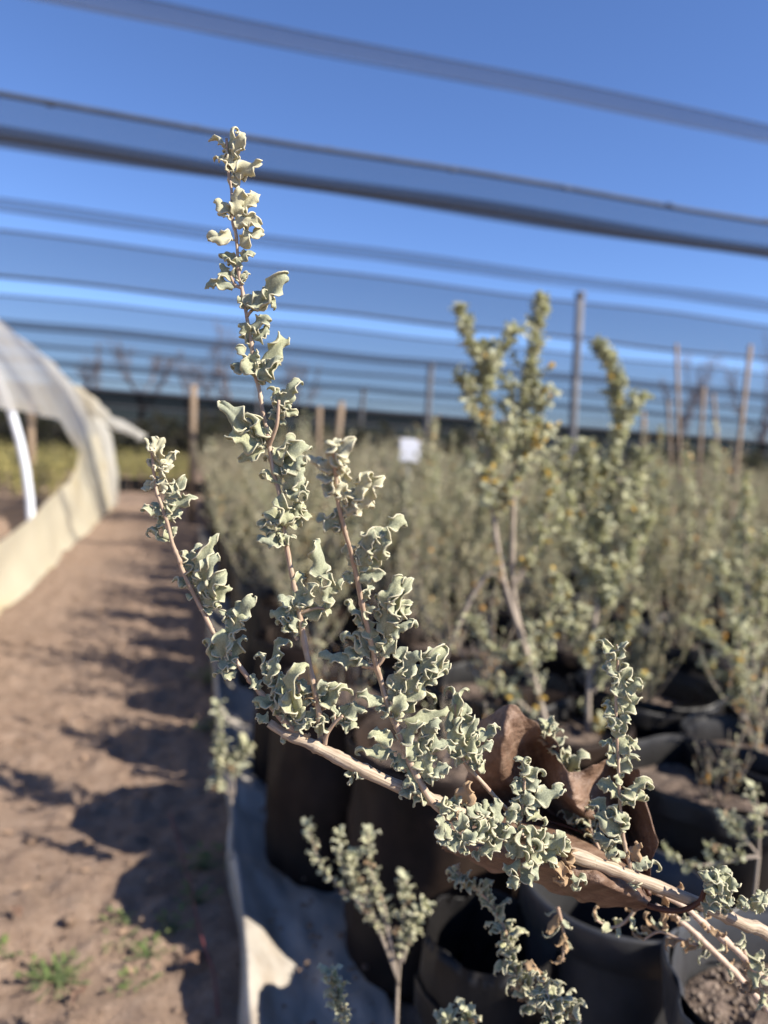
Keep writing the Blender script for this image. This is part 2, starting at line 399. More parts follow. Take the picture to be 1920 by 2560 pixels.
# main woody branch
dM = lambda x: .36+.045*max(0, (x-900)/1000)
mpts = [(672, 1808), (720, 1838), (775, 1860), (830, 1887), (900, 1922), (985, 1962), (1080, 2000), (1180, 2045), (1300, 2090), (1440, 2140), (1600, 2200), (1760, 2265), (1860, 2312), (1940, 2350)]
MP = [ray(x, y, dM(x)) for x, y in mpts]
end = MP[-1]; MP += [end+np.array([.07, -.02, -.05]), np.array([.50, .24, .38]), root_pos+[-.01, .01, .30]]
P = smooth_path(MP, 7); n = len(P); r = np.interp(np.linspace(0, 1, n), [0, .08, .2, .3, .8, 1], [.0019, .0025, .0031, .0028, .0033, .0052])
r *= 1+.05*np.sin(np.arange(n)*.9)+rng.uniform(-.05, .05, n)+.2*(rng.random(n) < .12)
MAIN = put('woody_branch', tube_mesh('woody_branch', [(P, r)], BRANCH, tuple(root_pos), 14), FG)

dA = lambda x, y: .357
A_st = stem_obj(FG, 'upright_shoot', [(802, 1852, .364), (797, 1800, .36), (796, 1773, .358), (783, 1711, .357), (765, 1629, .357), (754, 1566, .357), (747, 1521, .357), (734, 1457, .357), (723, 1403, .357), (714, 1350, .357), (711, 1335, .357), (698, 1233, .357), (685, 1190, .357), (675, 1127, .357), (667, 1081, .357), (657, 1030, .357), (648, 975, .357), (636, 921, .357), (628, 858, .357), (617, 795, .357), (603, 713, .357), (597, 688, .357), (590, 588, .357), (581, 552, .357), (578, 471, .357), (570, 425, .357), (566, 345, .357)], .0017, .0007, TWIG)
A_side = path_px([(671, 1116, .357), (684, 1085, .354), (693, 1055, .352), (697, 1000, .352)])
A = [(579, 417, 543, 334, 40), (581, 413, 583, 312, 32), (588, 398, 612, 333, 28), (584, 400, 598, 352, 28), (578, 427, 538, 392, 34), (582, 428, 560, 372, 34), (581, 431, 646, 403, 36), (576, 456, 610, 432, 32), (588, 540, 636, 478, 48), (576, 470, 612, 440, 34),
     (585, 543, 540, 498, 32), (586, 540, 600, 470, 44), (581, 552, 549, 530, 24), (587, 550, 652, 562, 40), (597, 615, 650, 578, 50), (590, 560, 640, 545, 36), (588, 601, 524, 598, 36), (596, 670, 557, 632, 32), (605, 652, 630, 628, 34), (594, 680, 600, 640, 22),
     (588, 719, 513, 712, 32), (578, 704, 556, 655, 30), (590, 700, 575, 640, 30), (594, 702, 621, 680, 24), (600, 712, 612, 690, 22),
     (625, 782, 716, 690, 58), (614, 775, 688, 762, 54), (616, 778, 672, 728, 58), (612, 775, 598, 746, 30), (626, 842, 672, 792, 60), (628, 850, 668, 822, 52), (622, 850, 606, 808, 32), (624, 870, 610, 838, 26),
     (639, 939, 712, 858, 66), (636, 943, 583, 918, 58), (637, 947, 597, 866, 46), (643, 952, 696, 908, 50), (645, 952, 700, 890, 44), (643, 954, 680, 943, 30), (634, 930, 640, 880, 44),
     (693, 1039, 754, 958, 52), (692, 1012, 672, 970, 34), (697, 1039, 741, 1036, 36), (693, 1051, 674, 1028, 26), (693, 1051, 714, 1058, 26), (694, 1020, 728, 990, 40), (695, 1035, 722, 1005, 36),
     (648, 1100, 557, 1008, 46), (664, 1118, 573, 1092, 54), (662, 1110, 610, 1045, 46), (664, 1121, 597, 1150, 34), (665, 1116, 636, 1103, 26), (660, 1112, 642, 1050, 34),
     (671, 1145, 770, 1108, 58), (676, 1150, 735, 1100, 50), (704, 1195, 736, 1125, 46), (702, 1199, 664, 1143, 30), (707, 1226, 755, 1170, 62), (707, 1213, 653, 1192, 24), (700, 1195, 752, 1150, 44), (707, 1228, 767, 1236, 54), (708, 1235, 760, 1205, 50),
     (716, 1318, 776, 1288, 62), (716, 1320, 692, 1245, 62), (716, 1320, 748, 1255, 52), (714, 1300, 762, 1262, 44), (711, 1322, 645, 1312, 50), (712, 1318, 662, 1282, 46), (705, 1363, 646, 1346, 46), (704, 1358, 655, 1318, 36), (707, 1362, 693, 1333, 28), (705, 1363, 738, 1344, 22),
     (754, 1535, 830, 1528, 44), (812, 1532, 805, 1440, 56), (806, 1470, 802, 1350, 66), (815, 1480, 855, 1448, 34), (747, 1532, 758, 1434, 42), (748, 1530, 786, 1462, 44), (735, 1520, 772, 1480, 40), (747, 1530, 703, 1484, 38), (745, 1544, 676, 1530, 38), (745, 1560, 708, 1515, 36), (745, 1590, 700, 1550, 46), (752, 1575, 774, 1546, 30), (742, 1585, 722, 1540, 30)]
AL = leafset(A_st, A, dA, 100, young_y=640)
tw = [(A_side, np.linspace(.0011, .0007, len(A_side)))]
for pts in ([(603, 718, .357), (588, 712, .357), (576, 690, .357)], [(747, 1535, .357), (765, 1528, .356), (790, 1520, .355), (812, 1522, .355)], [(617, 790, .357), (628, 775, .355)], [(744, 1600, .357), (735, 1588, .357)]):
    q = path_px(pts); tw.append((q, np.linspace(.0010, .0006, len(q))))
def twigs(lst, par):
    for P_, r_ in lst: put('side_twig', tube_mesh('side_twig', [(P_, r_)], TWIG, tuple(root_pos), 8), par)
twigs(tw, FG)

LOW = [(663, 1690, 716, 1598, 44), (665, 1700, 640, 1640, 34), (672, 1720, 690, 1640, 40), (696, 1791, 668, 1668, 84), (696, 1790, 634, 1752, 52), (696, 1791, 724, 1710, 62), (694, 1780, 700, 1690, 60), (650, 1725, 630, 1688, 32), (735, 1800, 737, 1690, 58), (722, 1790, 716, 1720, 50), (745, 1790, 762, 1662, 46), (788, 1735, 743, 1700, 34), (790, 1735, 816, 1703, 32), (800, 1768, 876, 1728, 48), (800, 1768, 840, 1712, 44),
       (800, 1768, 802, 1720, 32), (789, 1760, 750, 1735, 36), (747, 1813, 757, 1768, 36), (757, 1813, 782, 1772, 36), (795, 1842, 800, 1790, 54), (803, 1838, 820, 1798, 40), (720, 1815, 700, 1790, 40), (730, 1820, 745, 1770, 44), (740, 1825, 790, 1808, 30), (735, 1828, 760, 1798, 34),
       (672, 1808, 640, 1792, 28), (840, 1815, 828, 1768, 28), (855, 1793, 908, 1772, 38), (845, 1808, 890, 1812, 40), (860, 1815, 888, 1782, 36), (855, 1795, 872, 1762, 26), (700, 1740, 680, 1700, 50), (705, 1735, 730, 1690, 46), (655, 1745, 640, 1765, 26),
       (792, 1765, 764, 1746, 24, 1), (795, 1770, 803, 1742, 26, 1), (798, 1775, 780, 1735, 24, 1), (805, 1778, 815, 1762, 16, 1), (760, 1850, 775, 1836, 14, 1),
       (870, 1925, 878, 1962, 26), (880, 1930, 905, 1945, 22), (705, 1838, 710, 1860, 14)]
leafset(MAIN, LOW, lambda x, y: .359, 400)
q1 = path_px([(696, 1786, .358), (712, 1806, .358), (748, 1838, .362)]); q2 = path_px([(812, 1862, .36), (818, 1835, .358), (838, 1806, .356), (857, 1790, .355)])
q3 = path_px([(838, 1806, .356), (836, 1785, .356)])
twigs([(q1, np.linspace(.0013, .002, len(q1))), (q2, np.linspace(.0012, .0007, len(q2))), (q3, np.linspace(.0006, .0005, len(q3)))], FG)

# left shoot
dC = lambda x, y: .357-.018*max(0, (1500-y)/400)
C_st = stem_obj(FG, 'upright_shoot', [(745, 1842, .362), (700, 1795, .361), (637, 1715, .36), (615, 1688, .359), (592, 1657, .359), (560, 1612, .358), (536, 1585, .357), (510, 1536, .356), (481, 1480, .354), (455, 1424, .352), (446, 1396, .35), (431, 1360, .348), (420, 1315, .346), (402, 1261, .344), (390, 1225, .343), (382, 1160, .341), (377, 1108, .34)], .0016, .0007, TWIG, seed=5)
CL = [(392, 1150, 370, 1094, 28), (388, 1145, 383, 1092, 24), (395, 1150, 408, 1100, 26), (397, 1168, 443, 1128, 28), (395, 1180, 368, 1153, 26), (398, 1195, 428, 1163, 30), (396, 1185, 415, 1150, 28), (393, 1215, 360, 1214, 28), (396, 1228, 412, 1198, 30), (394, 1222, 380, 1188, 28), (412, 1250, 458, 1190, 36), (412, 1245, 440, 1205, 34), (412, 1272, 492, 1243, 34), (415, 1300, 454, 1278, 38), (413, 1290, 440, 1250, 38), (412, 1285, 356, 1270, 28), (410, 1290, 380, 1255, 30), (418, 1310, 390, 1288, 30), (415, 1300, 405, 1262, 28), (425, 1355, 371, 1328, 30), (425, 1350, 393, 1315, 28), (432, 1345, 440, 1318, 16),
      (478, 1460, 543, 1334, 42), (480, 1440, 500, 1360, 40), (485, 1455, 458, 1378, 40), (482, 1478, 433, 1452, 44), (486, 1470, 500, 1400, 52), (490, 1480, 540, 1388, 56), (500, 1490, 565, 1430, 58), (505, 1520, 568, 1472, 60), (500, 1500, 545, 1450, 50), (495, 1500, 468, 1486, 24), (500, 1525, 545, 1512, 34), (505, 1525, 520, 1490, 36),
      (575, 1575, 626, 1492, 42), (572, 1570, 598, 1510, 38), (570, 1575, 548, 1528, 26), (575, 1605, 606, 1540, 40), (548, 1655, 518, 1600, 60), (562, 1662, 606, 1588, 58), (555, 1650, 560, 1575, 64), (570, 1660, 610, 1572, 38), (580, 1672, 533, 1682, 36), (575, 1670, 594, 1642, 34), (592, 1680, 558, 1692, 26), (585, 1672, 545, 1660, 30)]
leafset(C_st, CL, dC, 600, young_y=1240)

# middle shoot, leaning towards the camera at its top
dB = lambda x, y: .36 if y > 1700 else .36-.062*(1700-y)/560
B_st = stem_obj(FG, 'upright_shoot', [(1150, 2058, .372), (1120, 2040, .366), (1101, 2026, .362)]+[(x, y, dB(x, y)) for x, y in [(1075, 1998), (1049, 1955), (1027, 1911), (1010, 1863), (993, 1818), (978, 1788), (962, 1738), (952, 1700), (941, 1668), (930, 1617), (919, 1572), (904, 1508), (895, 1460), (886, 1418), (874, 1369), (863, 1333), (852, 1288), (845, 1257), (840, 1200), (833, 1120)]], .0021, .0008, TWIG, seed=9)
BL = [(835, 1165, 888, 1098, 50), (838, 1172, 812, 1103, 42), (836, 1160, 848, 1100, 30), (838, 1185, 768, 1138, 28), (840, 1180, 800, 1150, 28), (842, 1195, 852, 1140, 48), (840, 1185, 868, 1150, 36), (845, 1235, 796, 1190, 44), (848, 1225, 868, 1168, 46), (845, 1215, 826, 1165, 44), (845, 1250, 808, 1212, 46), (850, 1255, 884, 1226, 36), (846, 1250, 850, 1200, 48), (855, 1292, 905, 1190, 58), (870, 1292, 956, 1192, 62), (862, 1290, 932, 1264, 44), (875, 1275, 925, 1180, 40), (852, 1322, 796, 1292, 46), (850, 1332, 822, 1298, 44), (851, 1318, 838, 1272, 34),
      (883, 1422, 880, 1365, 44), (900, 1402, 936, 1330, 54), (925, 1362, 1014, 1300, 46), (915, 1385, 952, 1318, 46), (905, 1432, 962, 1380, 54), (893, 1447, 962, 1432, 36), (945, 1405, 965, 1345, 36), (900, 1430, 930, 1385, 54), (885, 1455, 858, 1440, 26), (908, 1415, 905, 1355, 46),
      (960, 1595, 1030, 1448, 54), (968, 1560, 1024, 1500, 50), (972, 1530, 1012, 1450, 44), (965, 1602, 998, 1468, 54), (962, 1590, 1034, 1555, 54), (955, 1562, 948, 1488, 46), (960, 1580, 1020, 1510, 60), (930, 1600, 905, 1555, 40), (903, 1508, 932, 1468, 30), (908, 1545, 938, 1518, 34), (906, 1560, 866, 1508, 32), (915, 1575, 890, 1530, 34), (925, 1642, 858, 1600, 46), (925, 1652, 892, 1586, 44), (905, 1665, 797, 1640, 40), (925, 1665, 860, 1630, 56), (948, 1622, 955, 1562, 34), (940, 1640, 925, 1590, 44), (950, 1640, 985, 1600, 34),
      (990, 1758, 1102, 1618, 58), (1002, 1700, 1044, 1628, 54), (995, 1690, 1000, 1618, 40), (988, 1764, 1064, 1690, 64), (1010, 1740, 1050, 1690, 48), (982, 1762, 978, 1700, 54), (990, 1740, 1015, 1670, 58), (1046, 1702, 1106, 1650, 48), (1058, 1722, 1114, 1678, 38), (1040, 1690, 1090, 1625, 48), (988, 1782, 1084, 1730, 54), (990, 1792, 1014, 1738, 48), (1000, 1802, 1118, 1764, 32), (966, 1762, 898, 1735, 34), (975, 1792, 943, 1770, 40), (985, 1802, 1002, 1772, 34), (1030, 1715, 1060, 1665, 44), (1060, 1700, 1120, 1660, 30),
      (988, 1852, 924, 1842, 78), (992, 1880, 893, 1872, 34), (1065, 1905, 1062, 1798, 62), (1066, 1870, 1138, 1866, 44), (1062, 1850, 1100, 1800, 40), (1010, 1862, 1052, 1808, 48), (1042, 1905, 1012, 1852, 54), (1055, 1935, 1050, 1858, 92), (1070, 1942, 1128, 1920, 60), (1060, 1952, 1108, 1940, 52), (1010, 1932, 958, 1888, 48), (1020, 1922, 988, 1900, 44), (1045, 1955, 1020, 1918, 30), (1060, 1992, 1002, 1990, 58), (1075, 2002, 1032, 2014, 32), (1050, 1962, 1008, 1962, 34), (1045, 1900, 1075, 1850, 70), (1060, 1950, 1085, 1890, 60)]
leafset(B_st, BL, dB, 800, young_y=1300)
q1 = path_px([(941, 1668, .357), (960, 1640, .356), (966, 1600, .355)]); q2 = path_px([(800, 1643, .357), (905, 1663, .357), (941, 1668, .357)][1:])
twigs([(q1, .0011), (q2, .0014)], FG)

# shoot behind the middle one
D_st = stem_obj(FG, 'side_shoot', [(1320, 2092, .385), (1280, 2040, .38), (1240, 1996, .376), (1200, 1950, .373), (1162, 1907, .37), (1148, 1850, .37), (1138, 1760, .37)], .0015, .0007, TWIG, seed=13)
DL = [(1140, 1862, 1132, 1718, 42), (1142, 1800, 1168, 1722, 36), (1150, 1902, 1150, 1800, 58), (1155, 1852, 1188, 1798, 34), (1165, 1902, 1230, 1858, 52), (1165, 1902, 1192, 1838, 42), (1190, 1852, 1250, 1818, 30), (1150, 1912, 1126, 1868, 56), (1170, 1912, 1205, 1900, 44), (1145, 1832, 1164, 1758, 46), (1160, 1895, 1215, 1825, 40), (1185, 1890, 1200, 1930, 30), (1145, 1900, 1140, 1840, 50)]
leafset(D_st, DL, lambda x, y: .37, 1000)

# dense clump along the branch
dE = lambda x, y: .355+.02*max(0, (x-1080)/300)
EL = [(1150, 2080, 1156, 2030, 36), (1112, 2100, 1100, 2050, 42), (1105, 2045, 1112, 1998, 40), (1112, 2040, 1130, 2000, 42), (1125, 2050, 1120, 2010, 34), (1140, 2030, 1150, 1990, 36), (1200, 2062, 1192, 2008, 42), (1252, 2062, 1242, 1998, 70), (1235, 2050, 1215, 2002, 46), (1268, 2062, 1290, 2030, 34), (1292, 2062, 1285, 2010, 30), (1185, 2055, 1160, 2015, 44), (1170, 2090, 1165, 2035, 34), (1160, 2110, 1095, 2102, 44), (1130, 2100, 1118, 2070, 52), (1140, 2112, 1190, 2082, 44), (1150, 2120, 1222, 2105, 40), (1180, 2110, 1215, 2060, 46), (1205, 2105, 1200, 2055, 44), (1235, 2110, 1258, 2068, 40), (1250, 2120, 1280, 2075, 40), (1200, 2130, 1245, 2118, 46), (1210, 2140, 1180, 2140, 40), (1230, 2132, 1222, 2085, 42), (1225, 2090, 1240, 2050, 44), (1265, 2110, 1260, 2065, 32),
      (1290, 2152, 1310, 2078, 56), (1300, 2150, 1272, 2190, 66), (1305, 2160, 1345, 2195, 60), (1318, 2120, 1300, 2070, 60), (1325, 2110, 1362, 2075, 44), (1350, 2132, 1375, 2085, 72), (1355, 2162, 1395, 2115, 60), (1340, 2165, 1330, 2105, 60), (1315, 2165, 1305, 2120, 48), (1290, 2140, 1262, 2112, 44), (1375, 2170, 1400, 2165, 52), (1362, 2120, 1412, 2082, 48), (1345, 2185, 1290, 2205, 56), (1285, 2170, 1282, 2220, 60), (1120, 2125, 1155, 2110, 40), (1175, 2135, 1150, 2125, 30), (1400, 2140, 1420, 2105, 36), (1425, 2198, 1465, 2212, 34), (1432, 2200, 1440, 2225, 26),
      (1165, 2010, 1172, 1962, 46, 1), (1160, 2015, 1142, 1975, 24, 1), (1410, 2192, 1402, 2108, 46, 1), (1420, 2195, 1385, 2200, 40, 1), (1415, 2170, 1432, 2125, 32, 1), (1400, 2200, 1385, 2160, 36, 1), (1175, 2045, 1150, 2040, 24, .8)]
leafset(MAIN, EL, dE, 1200)
F_st = stem_obj(FG, 'side_shoot', [(1306, 2094, .376), (1297, 2077, .374), (1303, 2040, .372), (1310, 1990, .372), (1311, 1925, .372), (1311, 1900, .372)], .0011, .0006, TWIG, seed=15)
FL = [(1310, 1952, 1292, 1894, 38), (1311, 1945, 1322, 1896, 28), (1312, 1952, 1358, 1935, 42), (1330, 2002, 1405, 1970, 44), (1310, 2002, 1288, 1962, 42), (1305, 2032, 1363, 2056, 52), (1303, 2012, 1324, 1978, 52), (1308, 2042, 1284, 2002, 34), (1311, 1980, 1345, 1950, 42), (1308, 1985, 1292, 1950, 34), (1310, 2030, 1350, 2010, 46), (1300, 2050, 1280, 2028, 36)]
leafset(F_st, FL, lambda x, y: .372, 1400)

# right-hand shoot
G_st = stem_obj(FG, 'upright_shoot', [(1582, 2192, .392), (1572, 2150, .39), (1560, 2100, .39), (1551, 2020, .39), (1546, 1900, .39), (1541, 1800, .39), (1541, 1740, .39), (1545, 1640, .39), (1542, 1612, .39)], .0012, .0006, TWIG, seed=17)
GL = [(1535, 1655, 1498, 1603, 34), (1545, 1650, 1567, 1606, 30), (1530, 1692, 1532, 1638, 58), (1550, 1712, 1560, 1658, 44), (1540, 1722, 1522, 1684, 30), (1545, 1742, 1602, 1712, 48), (1545, 1742, 1552, 1706, 36), (1540, 1792, 1512, 1758, 56), (1543, 1770, 1570, 1735, 30), (1555, 1792, 1592, 1742, 44), (1540, 1822, 1518, 1788, 54), (1545, 1842, 1577, 1798, 50), (1542, 1850, 1545, 1800, 40), (1540, 1882, 1498, 1858, 50), (1545, 1882, 1592, 1868, 50), (1543, 1890, 1560, 1845, 44), (1550, 1942, 1597, 1890, 52), (1545, 1932, 1550, 1962, 30), (1545, 1920, 1520, 1885, 36), (1550, 1992, 1497, 1958, 56), (1552, 2002, 1628, 1965, 46), (1550, 2022, 1617, 2000, 60), (1550, 2042, 1478, 2010, 44), (1552, 2015, 1590, 1960, 44), (1555, 2102, 1498, 2038, 62), (1560, 2112, 1488, 2100, 52), (1565, 2130, 1520, 2140, 32), (1560, 2080, 1575, 2045, 36), (1553, 2060, 1525, 2020, 48), (1582, 2152, 1598, 2108, 32, 1), (1575, 2155, 1570, 2125, 22, .9), (1580, 2175, 1652, 2182, 32), (1580, 2190, 1588, 2224, 32), (1575, 2185, 1545, 2180, 24), (1585, 2175, 1610, 2145, 30)]
leafset(G_st, GL, lambda x, y: .39, 1500)

# leaf tuft at the right end
BALL = []
rb = np.random.default_rng(33)
for k in range(26):
    an = rb.uniform(0, 2*np.pi); rr_ = rb.uniform(20, 66); cx, cy = 1805+rb.uniform(-24, 24), 2232+rb.uniform(-22, 22)
    BALL.append((cx, cy, cx+rr_*math.cos(an), cy+rr_*math.sin(an)-4, rb.uniform(34, 60)))
for k in range(9): BALL.append((1860+k*5, 2262+k*3, 1850+k*9+rb.uniform(-20, 20), 2225+rb.uniform(-15, 50), rb.uniform(26, 40)))
leafset(MAIN, BALL, lambda x, y: .385+rb.uniform(-.012, .012), 1700)

# lower bare-ish branches of the same plant at the right edge
def auto_leaves(P, n, size, seed, acc, mean=.9, droop=0, dry=.06, w=.62, res=(8, 2), i0=0.0):
    r = np.random.default_rng(seed); m_ = len(P)
    T = np.gradient(P, axis=0)
    for k in range(n):
        s = (i0+(1-i0)*(k+r.random())/n)*(m_-1.001); i = int(s); f = s-i
        p = P[i]*(1-f)+P[i+1]*f; t = unit(T[i]); a_ = r.uniform(0, 2*np.pi)
        x = unit(np.cross(t, [.3, .5, .2])); y = np.cross(t, x); rad = x*math.cos(a_)+y*math.sin(a_)
        sz = size*r.uniform(.6, 1.25)*(1-.45*(s/(m_-1))**3)
        L = unit(t*r.uniform(.2, 1.1)+rad*mean-UPW*droop); nn = unit(t-rad*.4+r.uniform(-.4, .4, 3))
        V, F, rim = leaf(p, p+L*sz, sz*w*r.uniform(.7, 1.2), nn, seed*1000+k, *res, curl=r.uniform(.8, 3.2), ruf=r.uniform(.9, 1.8), fold=r.uniform(0, .7), teeth=.4, arch=.4)
        acc.add(V, F, rim=rim, tint=r.uniform(0, 1), dry=1.0 if r.random() < dry else 0.)
lo = [[(1600, 2215, .43), (1700, 2260, .43), (1760, 2310, .43), (1840, 2375, .43), (1930, 2465, .43), (2010, 2540, .43)],
      [(1640, 2265, .46), (1710, 2310, .46), (1780, 2375, .46), (1835, 2430, .46), (1925, 2530, .46), (1990, 2600, .46)]]
for k, pts in enumerate(lo):
    s_ = stem_obj(FG, 'bare_branch', pts, .0016, .0026, STEM, seed=20+k)
    a = Acc(); auto_leaves(path_px(pts), 22, .009, 50+k, a, dry=.5, w=.5)
    solid(put('leaves', a.mesh('leaves', LEAF, origin=tuple(FG.location)), s_), .0004)
def shoot(name, pts, n, size, seed, parent, r0=.0013, mat=LEAF, dry=.05, res=(9, 3), i0=0., th=.0004, mean=.9, w=.62):
    P = path_px(pts); s_ = put(name, tube_mesh(name, [(P, np.linspace(r0, r0*.5, len(P)))], TWIG if mat is LEAF else FSTEM, tuple(parent.location), 7), parent)
    a = Acc(); auto_leaves(P, n, size, seed, a, dry=dry, res=res, i0=i0, mean=mean, w=w)
    o = put('leaves', a.mesh('leaves', mat, origin=tuple(parent.location)), s_)
    if th: solid(o, th)
    return s_
# hanging shoots below the branch
shoot('lower_shoot', [(1450, 2560, .47), (1400, 2520, .47), (1340, 2500, .47), (1295, 2440, .47), (1275, 2360, .47), (1235, 2270, .47), (1180, 2215, .47), (1140, 2180, .47)], 105, .0125, 61, FG, dry=.05)
shoot('lower_shoot', [(1400, 2620, .44), (1385, 2560, .44), (1370, 2490, .44), (1345, 2430, .44)], 40, .0125, 62, FG)
shoot('lower_shoot', [(1500, 2120, .46), (1460, 2050, .46), (1430, 1960, .46), (1385, 1870, .46), (1372, 1820, .46)], 42, .015, 63, FG, dry=.03)
shoot('lower_shoot', [(1540, 2240, .42), (1510, 2150, .43), (1480, 2080, .44), (1470, 2020, .44)], 18, .012, 64, FG, dry=.1)
shoot('dry_sprig', [(1395, 2270, .47), (1405, 2310, .47), (1410, 2350, .47), (1406, 2405, .47)], 12, .012, 65, FG, dry=.6, w=.45)
shoot('dry_sprig', [(1600, 2255, .47), (1570, 2300, .47), (1530, 2320, .47), (1490, 2300, .47)], 7, .013, 66, FG, dry=.75, w=.5)
shoot('dry_sprig', [(1780, 2375, .46), (1700, 2350, .465), (1650, 2330, .47), (1610, 2350, .47)], 14, .012, 67, FG, dry=.7, w=.5)
shoot('lower_shoot', [(1860, 2380, .43), (1890, 2440, .43), (1905, 2500, .43)], 14, .013, 68, FG, dry=.2)
# root end of the plant in its own pot outside the frame is added with the pots

# ------------------------------------------------------------------ fallen brown leaf caught on the branches
rows = [[(965, 1838, .435), (1065, 1880, .43), (1150, 1906, .425), (1250, 1946, .425), (1330, 1962, .425), (1392, 1964, .415)],
        [(946, 1812, .40), (1050, 1850, .39), (1160, 1870, .383), (1262, 1900, .385), (1340, 1930, .39), (1397, 1955, .405)],
        [(955, 1778, .41), (1060, 1800, .402), (1175, 1818, .395), (1270, 1850, .398), (1350, 1892, .40), (1401, 1944, .408)],
        [(985, 1745, .475), (1080, 1742, .49), (1185, 1765, .49), (1285, 1805, .475), (1360, 1858, .45), (1404, 1930, .414)],
        [(1005, 1680, .47), (1080, 1660, .445), (1165, 1715, .50), (1262, 1760, .435), (1350, 1780, .47), (1410, 1890, .42)],
        [(1018, 1610, .465), (1088, 1590, .43), (1150, 1650, .485), (1240, 1730, .43), (1340, 1705, .465), (1416, 1820, .428)],
        [(1028, 1562, .47), (1099, 1526, .445), (1187, 1592, .455), (1232, 1672, .44), (1326, 1634, .45), (1382, 1662, .43)]]
def mixed(P, n, k=.55):
    P = np.asarray(P, float); a_ = smooth_path(P, n); t_ = np.linspace(0, len(P)-1, len(a_)); b_ = np.stack([np.interp(t_, np.arange(len(P)), P[:, c]) for c in range(3)], 1)
    return a_*(1-k)+b_*k
cu = np.array([mixed([rayd(*p) for p in rw], 12) for rw in rows])
gridv = np.array([mixed(cu[:, k], 10) for k in range(cu.shape[1])])
kx, ky = gridv.shape[:2]
for i in range(kx):
    for j in range(ky):
        v = gridv[i, j]; q = .0040*(abs(noise.noise(Vector(v*75)))-.2)+.005*noise.noise(Vector(v*36))+.0016*(abs(noise.noise(Vector(v*240)))-.2)
        ed = 1.0 if j in (0, ky-1) or i in (0, kx-1) else 0; q2 = ed*.003*noise.noise(Vector(v*140)); gridv[i, j] = v-FWD*q*1.5+UP*(q*.6+q2)+RT*q2
I, J = np.meshgrid(np.arange(kx-1), np.arange(ky-1), indexing='ij'); I = I.ravel(); J = J.ravel()
BF = thing('fallen_leaf', rayd(1200, 1800, .41), 'large dry brown curled leaf caught on the branches of the sharp saltbush', 'leaf')
UU, VV = np.meshgrid(np.linspace(0, 1, kx), (np.arange(ky)/(ky-1)-.5)*2, indexing='ij')
ph_ = UU*11+np.abs(VV)*4.5; vein = np.exp(-((ph_-np.round(ph_))/.07)**2)*(1-.5*np.abs(VV))
o = put('blade', mesh('blade', gridv.reshape(-1, 3), np.stack([I*ky+J, (I+1)*ky+J, (I+1)*ky+J+1, I*ky+J+1], 1), DRY, {'vein': vein.ravel()}, origin=tuple(BF.location)), BF)
m_ = o.modifiers.new('thickness', 'SOLIDIFY'); m_.thickness = .0004; m_ = o.modifiers.new('smooth', 'SUBSURF'); m_.levels = m_.render_levels = 1
q = smooth_path([rayd(*p) for p in [(1385, 1950, .407), (1420, 1963, .40), (1470, 1968, .395), (1510, 1950, .392), (1522, 1925, .392)]], 6)
put('petiole', tube_mesh('petiole', [(q, np.linspace(.0016, .0012, len(q)))], PET, tuple(BF.location), 8), BF)
q = smooth_path([rayd(*p) for p in [(960, 1800, .42), (1080, 1770, .455), (1185, 1775, .455), (1285, 1812, .442), (1360, 1866, .424), (1404, 1935, .408)]], 6)
put('midrib', tube_mesh('midrib', [(q, np.linspace(.0004, .0013, len(q)))], PET, tuple(BF.location), 7), BF)

# ------------------------------------------------------------------ potted saltbushes of the field
def lathe(prof, k=28, wob=0, seed=0, zs=1):
    r = np.random.default_rng(seed); ph = r.uniform(0, 6.3, 6); V = []
    th = np.linspace(0, 2*np.pi, k, endpoint=False)
    for rr, z in prof:
        wv = 1+wob*(np.sin(3*th+ph[0]+z*9)*.4+np.sin(7*th+ph[1]-z*14)*.35+np.sin(12*th+ph[2]+z*25)*.3)
        V.append(np.stack([rr*wv*np.cos(th), rr*wv*np.sin(th), np.full(k, z)+wob*.12*np.sin(5*th+ph[3])*(z > .2)], 1))
    V = np.vstack(V); n = len(prof); i, j = np.meshgrid(np.arange(n-1), np.arange(k), indexing='ij'); i = i.ravel(); j = j.ravel(); j2 = (j+1) % k
    return V, np.stack([i*k+j, i*k+j2, (i+1)*k+j2, (i+1)*k+j], 1)
def soil_disc(r, z, seed, lump=.012):
    rr = np.random.default_rng(seed); V = [(0, 0, z)]; k = 22
    for q in range(1, 9):
        for t in range(k):
            a_ = 2*np.pi*t/k; V.append((r*q/8*math.cos(a_), r*q/8*math.sin(a_), z+lump*(rr.random()-.5)*(q < 8)))
    V = np.array(V); F = [(0, 1+t, 1+(t+1) % k) for t in range(k)]
    for q in range(7):
        for t in range(k): F.append((1+q*k+t, 1+(q+1)*k+t, 1+(q+1)*k+(t+1) % k, 1+q*k+(t+1) % k))
    return V, F
